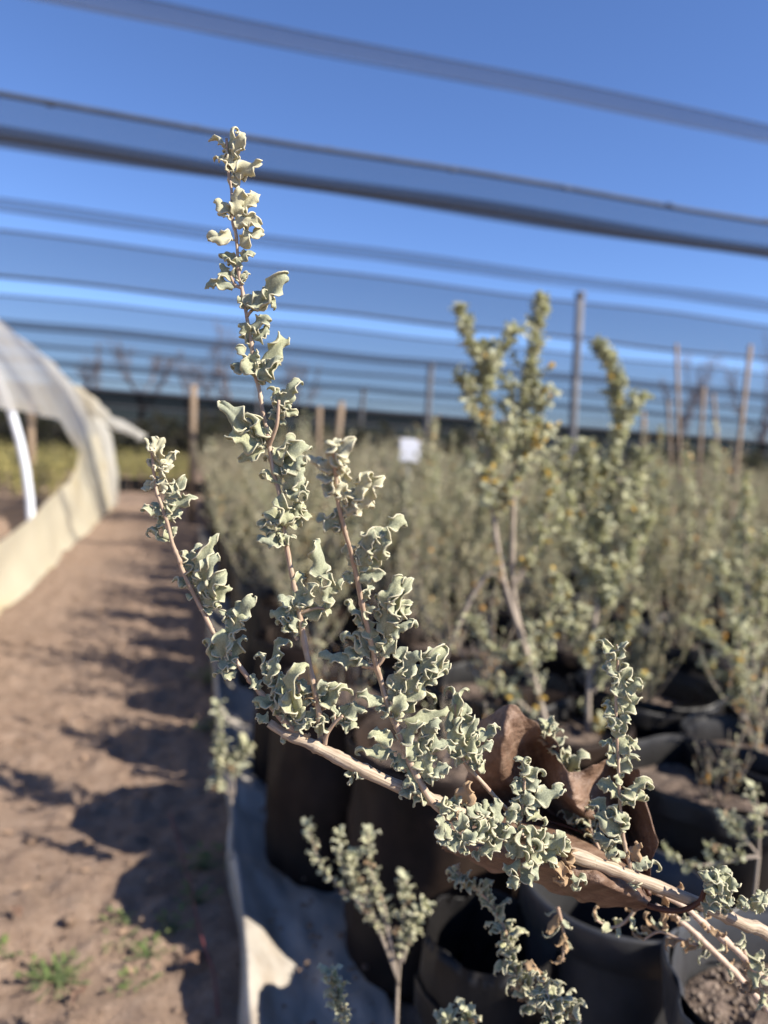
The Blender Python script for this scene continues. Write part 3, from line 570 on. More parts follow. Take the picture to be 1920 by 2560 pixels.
def bag_mesh(seed, r=.125, h=.33, mat=BAG, fold=.03):
    prof = [(0.001, .004), (r*.85, .003), (r*.97, .02), (r, .08), (r*1.01, .16), (r*.99, .24), (r, h-.03), (r*1.02, h-.008), (r*1.05, h), (r*1.075, h-.006), (r*1.085, h-fold)]
    prof2 = [(r*.95, h-.045), (r*.985, h-.01), (r*1.02, h-.001)]
    zp = np.array(prof); tt = np.linspace(0, len(prof)-1, 44); prof = np.stack([np.interp(tt, np.arange(len(zp)), zp[:, 0]), np.interp(tt, np.arange(len(zp)), zp[:, 1])], 1)
    V, F = lathe(prof, 56, .028, seed); a = Acc()
    for i in range(len(V)):
        x, y, z = V[i]; an = math.atan2(y, x); k_ = min(1, z*25)
        cr = .010*noise.noise(Vector((math.cos(an)*2.4, math.sin(an)*2.4, z*9+seed)))+.006*(abs(noise.noise(Vector((math.cos(an)*6, math.sin(an)*6, z*26+seed))))-.2)+.004*noise.noise(Vector((math.cos(an)*14, math.sin(an)*14, z*9)))
        V[i, 0] += cr*k_*math.cos(an)*r/.125; V[i, 1] += cr*k_*math.sin(an)*r/.125; V[i, 2] += .35*cr*(z > .2)
    a.add(V, F); V2, F2 = lathe(prof2, 36, .03, seed+1); a.add(V2, F2)
    return a.mesh('grow_bag', mat)
def rigid_mesh(r=.11, h=.27):
    prof = [(.001, .003), (r*.78, .003), (r*.80, .012), (r*.84, .09), (r*.87, .093), (r*.87, .104), (r*.85, .108), (r*.93, h-.045), (r*.935, h-.04), (r*1.0, h-.038), (r*1.0, h-.003), (r*.99, h), (r*.95, h), (r*.93, h-.05)]
    V, F = lathe(prof, 48); a = Acc(); a.add(V, F); return a.mesh('rigid_pot', RIGID)
bags = [bag_mesh(s, mat=(BAG, BAGB)[s % 2]) for s in range(4)]
smesh = mesh('soil', *soil_disc(.121, .29, 3), PSOIL, smooth=False)

# small template leaves for the massed plants
TPL = []
for s in range(6):
    V, F, rim = leaf((0, 0, 0), (1, 0, 0), .62, (0, 0, 1), 900+s, 5, 2, curl=1.8, ruf=1.4, fold=.3, teeth=.3)
    TPL.append((V, F, rim))
def mass(acc, P, n, size, r, dry=.03, mean=.9, tmpl=TPL, w=1.0):
    T = np.gradient(P, axis=0); m_ = len(P)
    for k in range(n):
        s = (k+r.random())/n*(m_-1.001); i = int(s); f = s-i; p = P[i]*(1-f)+P[i+1]*f; t = unit(T[i]); a_ = r.uniform(0, 2*np.pi)
        x = unit(np.cross(t, [.3, .5, .2])); y = np.cross(t, x); rad = x*math.cos(a_)+y*math.sin(a_)
        L = unit(t*r.uniform(.2, 1.1)+rad*mean); nn = t-rad*.4+r.uniform(-.5, .5, 3); nn = unit(nn-L*np.dot(nn, L)); S = np.cross(nn, L)
        V, F, rim = tmpl[r.integers(len(tmpl))]; sz = size*r.uniform(.6, 1.3)
        dr = 1. if r.random() < dry*(1+1.5*(s/m_ < .35)) else 0.
        acc.add(p+sz*(V[:, :1]*L+V[:, 1:2]*S*w+V[:, 2:]*nn), F, rim=rim*.8, tint=r.random(), dry=dr)
def shrub(seed, h=.42, nsh=15, spread=.13, leafn=85, size=.0135, dry=.02, mat=BLEAF, bare=.1):
    r = np.random.default_rng(seed); a = Acc(); tubes = []
    for k in range(nsh):
        an = r.uniform(0, 2*np.pi); sp = spread*r.uniform(.2, 1.5); hh = h*r.choice([r.uniform(.4, .8), r.uniform(.8, 1.22)])
        b = np.array([.012*math.cos(an), .012*math.sin(an), .29])
        pts = [b, b+[sp*.45*math.cos(an), sp*.45*math.sin(an), hh*.33], b+[sp*.8*math.cos(an+.2), sp*.8*math.sin(an+.2), hh*.66], b+[sp*math.cos(an+.3)*1.02, sp*math.sin(an+.3)*1.02, hh]]
        P = smooth_path(np.array(pts)+np.vstack([[0, 0, 0], r.uniform(-.012, .012, (3, 3))]), 5)
        tubes.append((P, np.linspace(.0022, .0008, len(P))))
        P2 = P[int(len(P)*bare*r.uniform(0, 4)):]; mass(a, P2, int(leafn*hh/h*r.choice([.25, .7, 1.1, 1.2])), size*r.uniform(.8, 1.2), r, dry)
        for q in range(3):
            i = r.integers(4, len(P)-3); d = unit([r.uniform(-1, 1), r.uniform(-1, 1), 1.3]); ll = r.uniform(.04, .09)
            Q = np.array([P[i], P[i]+d*ll*.5+[0, 0, .003], P[i]+d*ll+[0, 0, .012]]); tubes.append((Q, np.array([.0012, .0009, .0006]))); mass(a, Q, int(leafn*.22), size*.9, r, dry)
    return tube_mesh('stems', tubes, FSTEM, k=5), a.mesh('foliage', mat)
VAR = [shrub(s, h=hh) for s, hh in [(1, .40), (2, .44), (3, .37), (4, .47), (5, .42), (6, .35)]]
FARV = [shrub(20+s, h=hh, nsh=16, spread=.17, leafn=44, size=.018, mat=FLEAF) for s, hh in [(1, .40), (2, .46), (3, .37)]]
LOWV = [shrub(40+s, h=hh, nsh=6, spread=.08, leafn=26, size=.009, dry=.15) for s, hh in [(1, .12), (2, .17)]]
def potted(x, y, rz, sc, var, bag, label, group=None, name='potted_saltbush', soil=True):
    t = thing(name, (x, y, 0), label, 'shrub', group); t.rotation_euler.z = rz
    put('grow_bag', bag, t)
    if soil: put('soil', smesh, t)
    if var:
        for nm, me in zip(('stems', 'foliage'), var):
            o = put(nm, me, t); o.scale = (1, 1, 1)
            if sc != 1: o.scale = (sc, sc, sc); o.location.z = .29*(1-sc)
    return t
# the front pots, each with its own look
potted(.285, 1.29, .3, 1, LOWV[1], bags[1], 'dusty brown grow bag with a low saltbush at the bed edge, first in its column')
potted(.375, 1.02, 1.3, .8, LOWV[0], bags[3], 'brown grow bag with stubby shoots standing in deep shade behind the woody branch')
eb = bag_mesh(11, r=.072, h=.17, mat=BAG)
t = potted(.345, .74, 2, .6, None, eb, 'low black bag lost in shadow at the bottom, between the liner and the rigid pot', soil=False)
put('soil', mesh('soil', *soil_disc(.066, .08, 8), PSOIL, smooth=False), t)
rp = rigid_mesh()
t = potted(.50, .745, .8, .6, None, rp, 'smooth dark grey rigid pot just below the fallen brown leaf', soil=False)
put('soil', mesh('soil', *soil_disc(.094, .15, 9), PSOIL, smooth=False), t)
gb = bag_mesh(14, r=.125, h=.335, mat=RIGID, fold=.05)
t = potted(.52, .46, 1.8, 1, None, gb, 'grey grow bag with rolled rim full of gravelly soil at bottom right', soil=False)
V, F = soil_disc(.12, .285, 12, .02); put('soil', mesh('soil', V, F, PSOIL, smooth=False), t)
a = Acc(); r = np.random.default_rng(4)
for k in range(700):
    an = r.uniform(0, 6.3); q = .115*math.sqrt(r.random()); s = r.uniform(.0012, .0036)
    a.add(IV*s*r.uniform(.6, 1.3, (12, 1))+[q*math.cos(an), q*math.sin(an), .287+s*.6], IF)
tag(put('gravel', a.mesh('gravel', simple('pale_gravel', (.20, .155, .12), .9, 120, .4), smooth=False), t), kind='stuff')
pm = bag_mesh(17); potted(.735, .885, .2, .55, LOWV[1], pm, 'black grow bag with sparse tufts on brown soil behind the right hand shoot')
put('grow_bag', bags[0], FG); put('soil', smesh, FG)
near = []
cols = [.28+.31*i for i in range(24)]; cand = []
for i, x in enumerate(cols):
    for j in range(-1, 29):
        y = 1.29+.32*j
        if i == 0 and j < 1: continue
        if i == 1 and j < 0: continue
        if i >= 2 and j < 0 and x < .85: continue
        yy = y; 
        if x > .92*yy+.25: continue
        if yy > 9.3: continue
        cand.append((math.hypot(x, yy), x, yy, i, j))
cand.sort(); cand = cand[:285]
ordn = ['first', 'second', 'third', 'fourth', 'fifth', 'sixth']
cnt = {}
def nth(n): return ordn[n-1] if n <= 6 else '%d%s' % (n, {1: 'st', 2: 'nd', 3: 'rd'}.get(n % 10 if n not in (11, 12, 13) else 0, 'th'))
for n_, (dd, x, y, i, j) in enumerate(cand):
    cnt[i] = cnt.get(i, 0)+1
    r = random.Random(i*100+j); jx, jy = r.uniform(-.025, .025), r.uniform(-.03, .03)
    far = dd > 3.4
    v = (FARV if far else VAR)[r.randrange(3 if far else 6)]
    sc = r.uniform(.86, 1.12) if dd > 1.9 else r.uniform(.55, .85)
    if dd < 1.45: v = LOWV[r.randrange(2)]; sc = r.uniform(.9, 1.5)
    pt_ = potted(x+jx, y+jy, r.uniform(0, 6.28), sc, v, bags[r.randrange(4)],
           'saltbush in black grow bag, %s from camera in the %s column from the path' % (nth(cnt[i]), nth(i+1)), 'saltbushes in rows of black grow bags')
    if i == 0:
        for ch in pt_.children:
            if ch.name.startswith(('grow_bag', 'soil')): ch.scale = (.8, .8, 1)

# tall individual bushes that stand above the field
def tall(px, py, label, shoots, seed, depth):
    g = grd(px, py, .33); g[2] = 0
    return g
def tall_plant(base, label, shoots, seed):
    t = thing('potted_saltbush', (base[0], base[1], 0), label, 'shrub'); put('grow_bag', bags[seed % 4], t); put('soil', smesh, t)
    for k, (pts, nl, size, r0, i0, dry) in enumerate(shoots):
        P = smooth_path([rayd(*p) for p in pts], 6)
        s_ = put('stem', tube_mesh('stem', [(P, np.linspace(r0, r0*.35, len(P)))], FSTEM, tuple(t.location), 7), t)
        if nl:
            a = Acc(); rr = np.random.default_rng(seed*50+k); mass(a, P[int(i0*len(P)):], int(nl*1.25), size*1.0, rr, dry*.3)
            tw_ = []
            for q in range(int(nl/9)):
                i = rr.integers(int(i0*len(P)), len(P)-2); f_ = (i-i0*len(P))/max(1, len(P)*(1-i0)); ll = rr.uniform(.015, .055)*(1.3-1.05*f_)
                d = unit([rr.uniform(-1, 1), rr.uniform(-1, 1), rr.uniform(.2, 1.4)]); Q = np.array([P[i], P[i]+d*ll*.5, P[i]+d*ll+[0, 0, .15*ll]])
                tw_.append((Q, np.array([.0012, .0009, .0005]))); mass(a, smooth_path(Q, 3), int(8+ll*160), size*.85, rr, dry*.45)
            for q_ in tw_: put('twig', tube_mesh('twig', [q_], FSTEM, tuple(t.location), 5), s_)
            put('foliage', a.mesh('foliage', TLEAF, origin=tuple(t.location)), s_)
    return t
d1 = 1.22
T1 = tall_plant((.60, 1.13), 'tallest blurred saltbush with bare forked stems and a spike top, right of the sign',
    [([(1190, 1610, 1.2), (1150, 1450, 1.2), (1112, 1300, d1), (1108, 1150, d1), (1115, 1000, d1), (1128, 900, d1), (1150, 780, d1), (1172, 640, d1)], 260, .0155, .0052, .58, .02),
     ([(1190, 1600, 1.2), (1140, 1420, 1.2), (1090, 1260, 1.2), (1068, 1130, 1.2), (1055, 1000, 1.2), (1048, 880, 1.2), (1042, 800, 1.2), (1015, 740, 1.2), (995, 668, 1.2)], 190, .018, .005, .42, .08),
     ([(1046, 850, 1.2), (1070, 780, 1.2), (1112, 712, 1.2)], 60, .017, .003, .1, .02),
     ([(1055, 950, 1.2), (1020, 860, 1.2), (998, 820, 1.2)], 40, .017, .003, .2, .15),
     ([(1115, 1000, d1), (1150, 960, d1), (1162, 880, d1), (1168, 840, d1)], 70, .017, .003, .1, .35),
     ([(1092, 1260, 1.2), (1060, 1240, 1.2), (1020, 1290, 1.2), (985, 1370, 1.2), (960, 1430, 1.2)], 22, .013, .005, .0, .3),
     ([(1110, 1270, d1), (1135, 1240, d1)], 6, .01, .003, .0, .3),
     ([(1165, 1500, 1.2), (1120, 1430, 1.2), (1060, 1400, 1.2), (1020, 1340, 1.2)], 70, .014, .003, .1, .1),
     ([(1170, 1560, 1.2), (1100, 1500, 1.2), (1040, 1480, 1.2)], 50, .013, .003, .1, .2),
     ([(1068, 1130, 1.2), (1100, 1060, 1.2), (1130, 1010, 1.2)], 60, .015, .003, .1, .25),
     ([(1105, 1270, d1), (1160, 1180, d1), (1185, 1080, d1), (1180, 1000, d1)], 90, .015, .003, .2, .15),
     ([(1140, 1450, d1), (1180, 1350, d1), (1200, 1250, d1)], 70, .015, .003, .2, .1)], 1)
T2 = tall_plant((.84, 1.24), 'dense blurred saltbush with a leaning tip and orange leaves in front of the steel post',
    [([(1275, 1690, 1.3), (1272, 1500, 1.3), (1290, 1300, 1.35), (1310, 1120, 1.4), (1322, 1000, 1.4), (1338, 880, 1.4), (1322, 800, 1.4), (1288, 742, 1.4)], 300, .018, .005, .3, .07),
     ([(1322, 980, 1.4), (1350, 910, 1.4), (1388, 855, 1.4)], 60, .017, .003, .1, .03),
     ([(1300, 1200, 1.38), (1250, 1080, 1.38), (1215, 1000, 1.38), (1222, 960, 1.38)], 110, .018, .003, .1, .05),
     ([(1300, 1180, 1.38), (1275, 1060, 1.38), (1262, 960, 1.38)], 110, .018, .003, .1, .1),
     ([(1310, 1150, 1.38), (1370, 1060, 1.38), (1388, 980, 1.38)], 100, .018, .003, .1, .04),
     ([(1290, 1280, 1.35), (1240, 1180, 1.35), (1195, 1060, 1.35)], 110, .018, .003, .1, .06),
     ([(1290, 1330, 1.35), (1350, 1220, 1.35), (1400, 1120, 1.35)], 110, .018, .003, .1, .06),
     ([(1280, 1450, 1.3), (1240, 1360, 1.3), (1215, 1270, 1.3)], 70, .016, .003, .1, .1),
     ([(1280, 1500, 1.3), (1340, 1400, 1.3), (1375, 1310, 1.3)], 80, .016, .003, .1, .1),
     ([(1278, 1600, 1.3), (1330, 1520, 1.3), (1390, 1460, 1.3)], 60, .016, .003, .1, .3)], 2)
T3 = tall_plant((1.12, 1.12), 'blurred saltbush with a pale white tipped shoot at the right edge',
    [([(1655, 1650, 1.3), (1612, 1560, 1.3), (1600, 1440, 1.3), (1590, 1330, 1.3), (1560, 1255, 1.3), (1548, 1208, 1.3)], 120, .017, .004, .2, .04),
     ([(1640, 1600, 1.4), (1625, 1400, 1.4), (1612, 1200, 1.4), (1608, 1060, 1.4)], 130, .015, .005, .2, .05),
     ([(1600, 1440, 1.35), (1540, 1380, 1.35), (1480, 1340, 1.35)], 60, .014, .004, .2, .1),
     ([(1625, 1400, 1.4), (1650, 1280, 1.4), (1660, 1150, 1.4)], 90, .015, .004, .1, .05),
     ([(1640, 1560, 1.3), (1580, 1480, 1.3), (1520, 1430, 1.3)], 80, .014, .003, .1, .2)], 3)
T4 = tall_plant((1.35, 1.75), 'blurred saltbush with several thin upright sprays in front of the wooden stakes',
    [([(1500, 1330, 2.0), (1492, 1200, 2.0), (1478, 1080, 2.0), (1484, 985, 2.0)], 130, .017, .004, .1, .05),
     ([(1500, 1330, 2.0), (1530, 1180, 2.0), (1548, 1060, 2.0), (1540, 960, 2.0)], 130, .017, .004, .1, .03),
     ([(1505, 1330, 2.0), (1450, 1200, 2.0), (1432, 1090, 2.0), (1426, 1020, 2.0)], 110, .017, .004, .1, .1),
     ([(1505, 1330, 2.0), (1580, 1200, 2.0), (1600, 1100, 2.0), (1612, 1025, 2.0)], 120, .017, .004, .1, .2)], 4)
T5 = tall_plant((1.0, 2.05), 'blurred saltbush with loose pale sprays between the sign and the tallest spikes',
    [([(960, 1300, 2.3), (955, 1180, 2.3), (945, 1060, 2.3), (938, 985, 2.3)], 110, .017, .004, .1, .03),
     ([(960, 1300, 2.3), (985, 1160, 2.3), (1002, 1050, 2.3), (1010, 975, 2.3)], 110, .017, .004, .1, .03),
     ([(960, 1300, 2.3), (905, 1180, 2.3), (880, 1090, 2.3), (862, 1040, 2.3)], 90, .017, .004, .1, .05)], 5)
# low blurred tufts between the front pots
def tuft(name, label, lst, origin_px, seed, n=26, size=.011):
    o_ = rayd(*origin_px); t = thing(name, (o_[0], o_[1], 0), label, 'shrub'); tubes = []
    a = Acc(); rr = np.random.default_rng(seed)
    base_ = np.array([o_[0], o_[1], .01]); lst0 = rayd(*lst[0][0]); tubes.append((np.array([base_, (base_+lst0)/2+[.004, .004, 0], lst0]), np.array([.0022, .002, .0016])))
    for pts in lst:
        P = smooth_path([rayd(*p) for p in pts], 6); tubes.append((P, np.linspace(.0016, .0007, len(P)))); mass(a, P[len(P)//4:], n, size, rr, .05)
    put('stems', tube_mesh('stems', tubes, FSTEM, tuple(t.location), 6), t); put('foliage', a.mesh('foliage', LEAF, origin=tuple(t.location)), t)
    return t
tuft('low_saltbush', 'small blurred saltbush with four stubby spikes over the pale plastic liner',
     [[(860, 2120, .78), (800, 1980, .78), (700, 1880, .78), (665, 1785, .78)], [(860, 2120, .78), (800, 1960, .78), (740, 1870, .78), (732, 1800, .78)], [(860, 2120, .78), (830, 1960, .78), (800, 1880, .78), (795, 1790, .78)], [(860, 2130, .78), (870, 2000, .78), (878, 1900, .78)], [(860, 2120, .78), (820, 1960, .78), (770, 1900, .78), (765, 1850, .78)], [(870, 2080, .78), (890, 2010, .78), (918, 1955, .78)]], (860, 2150, .80), 71, 52, .0105)
tuft('low_saltbush', 'small pale saltbush spike rising from the bottom edge beside the plastic liner',
     [[(750, 2290, .52), (742, 2200, .52), (728, 2150, .52), (715, 2105, .52)]], (750, 2290, .55), 72, 55, .0095)
tuft('low_saltbush', 'low saltbush tip showing at the bottom edge in the middle',
     [[(985, 2290, .5), (975, 2240, .5), (965, 2200, .5)], [(985, 2290, .5), (1000, 2240, .5), (1012, 2195, .5)]], (985, 2290, .52), 73, 30, .0095)
tuft('low_saltbush', 'blurred round leaved plant growing at the bed edge in front of the dark bags',
     [[(500, 1720, 1.25), (485, 1620, 1.25), (470, 1520, 1.25)], [(505, 1720, 1.25), (510, 1650, 1.25), (530, 1610, 1.25)], [(500, 1720, 1.25), (475, 1690, 1.25), (468, 1620, 1.25)]], (500, 1770, 1.27), 74, 34, .02)
tuft('low_saltbush', 'small dark leaved tuft growing on brown soil at the lower right edge',
     [[(1640, 1850, .8), (1600, 1800, .8), (1570, 1760, .8)], [(1640, 1850, .8), (1590, 1850, .8), (1530, 1830, .8)], [(1640, 1850, .8), (1640, 1780, .8), (1630, 1700, .8)], [(1640, 1850, .8), (1500, 1870, .8), (1440, 1840, .8)]], (1640, 1880, .85), 75, 26, .011)
# the far part of the field reads as one mass
a = Acc(); r = np.random.default_rng(99)
for k in range(900):
    y = r.uniform(7.5, 13.5); x = r.uniform(.25, y*.92+1)
    if y < 9.4 and x < 5.2: continue
    hh = r.uniform(.55, .82); P = np.array([[x, y, .05], [x+r.uniform(-.05, .05), y, hh*.5], [x+r.uniform(-.1, .1), y+r.uniform(-.1, .1), hh]])
    mass(a, P, 26, .045, r, .02)
tag(put('far_saltbush_field', a.mesh('far_saltbush_field', FLEAF)), 'far rows of grey green saltbush merging into one soft mass', kind='stuff')

# ------------------------------------------------------------------ bed liner sheet with a lit wrinkled flap
def grid_mesh(name, fn, nu, nv, mat, origin=(0, 0, 0)):
    u, v = np.meshgrid(np.linspace(0, 1, nu+1), np.linspace(0, 1, nv+1), indexing='ij')
    V = np.array([[fn(a_, b_) for b_ in v[0]] for a_ in u[:, 0]]).reshape(-1, 3)
    I, J = np.meshgrid(np.arange(nu), np.arange(nv), indexing='ij'); I = I.ravel(); J = J.ravel(); m_ = nv+1
    return mesh(name, V, np.stack([I*m_+J, (I+1)*m_+J, (I+1)*m_+J+1, I*m_+J+1], 1), mat, origin=origin)
def liner(u, v):
    y = .45+5.5*u**1.7; s = v*.25
    nz = noise.noise(Vector((s*9, y*5, 0))); n2 = noise.noise(Vector((s*24, y*16, 4)))
    if s < .05: x = .10+.010*nz; z = .004+.048*(s/.05)
    else: x = .10+(s-.05)*.98; z = .052*math.exp(-((s-.05)/.05)**1.3)+.016+.016*nz+.010*n2+.006*abs(noise.noise(Vector((s*30, y*9, 2))))+.010*max(0, noise.noise(Vector((s*4, y*9, 9))))
    return (x+.012*noise.noise(Vector((y*3, 2, s*2))), y, max(z, .004))
tag(put('plastic_sheet', grid_mesh('plastic_sheet', liner, 260, 46, SHEET)), 'pale wrinkled plastic liner edging the bed beside the soil path', 'plastic sheet')
q = [grd(*p) for p in [(365, 1780), (400, 1900), (425, 2020), (440, 2080), (460, 2140), (468, 2230)]]
q = smooth_path([p+[0, 0, .022] for p in q], 6); tag(put('twine', tube_mesh('twine', [(q, .0016)], RED, k=6)), 'thin dark red twine lying along the path near the liner', 'twine')
def flake(name, label, x, y, z, s, mat, rz, cat='leaf', grp=None):
    V, F, rim = leaf((-.5*s, 0, 0), (.5*s, 0, .1*s), s*.5, (0, 0, 1), int(x*977+y*77), 8, 3, curl=.8, ruf=.8)
    o = put(name, mesh(name, V, F, mat), None, (x, y, z)); o.rotation_euler.z = rz; tag(o, label, cat, grp)
g = grd(290, 2050); 
for k, (px_, py_, s, lab) in enumerate([(345, 1925, .05, 'brown dead leaf lying in the bag shadow on the path'), (170, 2165, .03, 'small tan leaf on the sunlit soil near the weeds at lower left'), (30, 1998, .03, 'yellow leaf on the soil at the left edge of the photo'), (420, 2090, .05, 'tan dry leaf beside the red twine'), (500, 1690, .07, 'dry brown leaf on the edge of the plastic liner'), (565, 1560, .05, 'crumpled dry leaf between the liner and the brown bags')]):
    g = grd(px_, py_); flake('dead_leaf', lab, g[0], g[1], gz(g[0], g[1])+.012+(.04 if k > 3 else 0), s, DRY, k*1.1)

a = Acc(); r_ = np.random.default_rng(77)
for k in range(330):
    y = .65+4.2*r_.random()**1.4; x = r_.uniform(-.72, .10); sz = r_.uniform(.006, .02); an = r_.uniform(0, 6.3)
    V, F, rim = TPL[k % 6]; c_, s_ = math.cos(an), math.sin(an); W = V*sz*[1, r_.uniform(.3, 1), .7]; W = W@np.array([[c_, s_, 0], [-s_, c_, 0], [0, 0, 1]])
    a.add(W+[x, y, gz(x, y)+.005], F)
tag(put('leaf_litter', a.mesh('leaf_litter', simple('litter', (.30, .20, .13), .8, 40, .5))), 'dry leaf litter scattered over the soil path', kind='stuff')
# weeds on the path
def weed(px_, py_, s, n, label, seed, thin=False):
    g = grd(px_, py_); r = np.random.default_rng(seed); a = Acc()
    t = thing('weed', (g[0], g[1], gz(g[0], g[1])-.002), label, 'weed'); tubes = []
    for k in range(n):
        an = r.uniform(0, 6.3); rad = s*r.uniform(.1, 1); h_ = s*r.uniform(.12, .5)
        p = np.array([rad*math.cos(an), rad*math.sin(an), h_])
        tubes.append((np.array([[0, 0, 0], p*[.5, .5, .7], p]), np.array([.001, .0008, .0005])))
        L = unit([math.cos(an), math.sin(an), .35]); ll = (.013 if not thin else .012)*r.uniform(.7, 1.3)
        V, F, rim = leaf(p, p+L*ll, ll*(.55 if not thin else .42), (0, 0, 1), seed*99+k, 6, 2, curl=.6, ruf=.3, teeth=.05)
        a.add(V, F, rim=rim*0, tint=r.random(), dry=0)
    put('stems', tube_mesh('stems', tubes, GLEAF, k=5), t); put('leaves', a.mesh('leaves', GLEAF), t)
weed(275, 1985, .03, 9, 'round leaved green weed at the edge of the sunlit soil, left of its twin', 1)
weed(375, 2015, .035, 13, 'bushy green weed at the sunlit soil edge, right of its twin', 2)
weed(320, 2070, .03, 16, 'upright bright green weed beside the soil lump', 3, True)
weed(120, 2115, .045, 60, 'widest feathery green weed at the lower left of the path', 4, True)
weed(245, 2045, .03, 14, 'faint thin leaved weed on the sunlit soil', 5, True)
weed(290, 2130, .03, 16, 'flat green weed at the edge of the lowest shadow', 6, True)
weed(440, 1880, .05, 24, 'dark green weed in the shade against the liner', 7)
weed(430, 1960, .04, 14, 'small green weed in the shade by the red twine', 8)
weed(10, 2070, .02, 7, 'tiny green weed at the left edge of the path', 9)
weed(445, 1480, .07, 30, 'green weed clump at the bed edge beyond the brown bags', 10)
weed(440, 1590, .05, 16, 'small green weed halfway along the bed edge', 11)

# ------------------------------------------------------------------ polythene tunnel at the left
TX, TA, TH = -2.47, 1.74, 1.88
def arch(ph, y, a=TA, h=TH):
    h = h*(1-.10*max(0, (y-3.0)/4.55)**1.5)
    c = math.cos(ph); return np.array([TX+a*math.copysign(abs(c)**.84, c), y, h*max(0, math.sin(ph))**.88])
TN = thing('polytunnel', (TX, 5, 0), 'cream polythene tunnel with a white hoop and its side rolled open, left of the path', 'greenhouse')
for k, y in enumerate((1.2, 4.25)):
    P = np.array([arch(ph, y, TA-.03, TH-.03) for ph in np.linspace(0, np.pi, 40)])
    put('hoop', tube_mesh('hoop', [(P, .021)], PIPE, tuple(TN.location), 10), TN)
# upper cover: from top of the side opening over the ridge
def open_top(y):     # arch angle of the upper lip of the side opening
    s = min(1, max(0, (y-5.6)/1.15)); return .40*(1-s)**.7
def cover(u, v):
    y = 2.2+5.35*u; lo_ = open_top(y)
    ph = lo_+(2.45-lo_)*v; p = arch(ph, y)
    q_ = .018*noise.noise(Vector((ph*4, y*2.5, 0)))+.03*noise.noise(Vector((ph*1.5, y*1.2, 5)))
    p[0] += q_*math.cos(ph); p[2] += q_; return p
put('cover', grid_mesh('cover', cover, 90, 60, FILM, tuple(TN.location)), TN)
def flap(u, v):
    y = 1.6+5.95*u; s = min(1, max(0, (y-5.4)/1.3))
    top = .32+.06*math.sin(y*1.4)+.40*s; z = top*v
    hh_ = TH*(1-.10*max(0, (y-3.0)/4.55)**1.5); x = TX+TA*max(.02, 1-(z/hh_)**2.27)**.42+.035*max(0, 1-v*1.6)**2+.03*noise.noise(Vector((y*2, z*5, 1)))+.05*(1-v)**2*.5
    return (x, y, max(.002, z))
put('side_flap', grid_mesh('side_flap', flap, 90, 10, FILMS, tuple(TN.location)), TN)
# gathered end curtain with a tied tail
def curtain(u, v):
    ph = .02+.95*u; top = arch(ph, 7.55); w_ = .035*math.sin(u*38)+.04*noise.noise(Vector((u*9, v*3, 0)))
    bx = -.78+.16*u-.05; x = top[0]*(1-v)**1.0+(bx)*v if u > .25 else top[0]*(1-v)+(TX+TA+.02)*v
    z = top[2]*(1-v)
    return (x+w_*.4, 7.56+.10*v+w_+.12*u, max(.003, z))
put('end_curtain', grid_mesh('end_curtain', curtain, 70, 30, FILM, tuple(TN.location)), TN)
P = smooth_path([(-1.02, 7.45, 1.10), (-.90, 7.55, .98), (-.74, 7.68, .83), (-.50, 7.8, .72), (-.44, 7.83, .66)], 7)
V, F = tube(P, np.interp(np.linspace(0, 1, len(P)), [0, .3, .75, .9, 1], [.02, .06, .035, .055, .015]), 14)
for i in range(len(V)): V[i] += .018*noise.noise(Vector(V[i]*14))*np.array([1, 1, 1])
put('tied_tail', mesh('tied_tail', V, quads_only(F), FILM, origin=tuple(TN.location)), TN)
P = smooth_path([(-.93, 7.60, .96), (-.82, 7.64, .70), (-.76, 7.66, .36), (-.77, 7.64, .02)], 8)
V, F = tube(P, np.interp(np.linspace(0, 1, len(P)), [0, .3, 1], [.03, .09, .13]), 20)
for i in range(len(V)): V[i] += .03*noise.noise(Vector(V[i]*[12, 12, 2.5]))*np.array([1, 1, 0])
put('curtain_fold', mesh('curtain_fold', V, quads_only(F), FILM, origin=tuple(TN.location)), TN)

# yellow green crop beyond the tunnel and its black pots
a = Acc(); r = np.random.default_rng(5)
for k in range(2600):
    y = r.uniform(7.8, 16); x = r.uniform(-7.5, .1)
    if y < 10.2 and x > -1.3: continue
    hh = r.uniform(.16, .40)*(1.0 if y < 13 else 1.15); P = np.array([[x, y, .02], [x, y, hh*.6], [x+r.uniform(-.05, .05), y, hh]])
    mass(a, P, 9, .05, r, .0)
YG = leaf_material('yellow_crop', (.27, .235, .09), (.37, .32, .13), (.4, .36, .12), (.3, .2, .1), grain=60, trans=.3)
tag(put('yellow_green_crop', a.mesh('yellow_green_crop', YG)), 'low yellow green crop growing beyond the tunnel', kind='stuff')
ordn2 = ordn+['seventh', 'eighth', 'ninth']
for k in range(9):
    x = -1.05+.15*k; o = put('black_pot', bags[k % 2*2], None, (x, 9.75+.03*(k % 2), 0)); o.scale = (.55, .55, .5)
    tag(o, 'small black pot at the far end of the path, %s from the left' % ordn2[k], 'pot', 'black pots at the far end of the path')

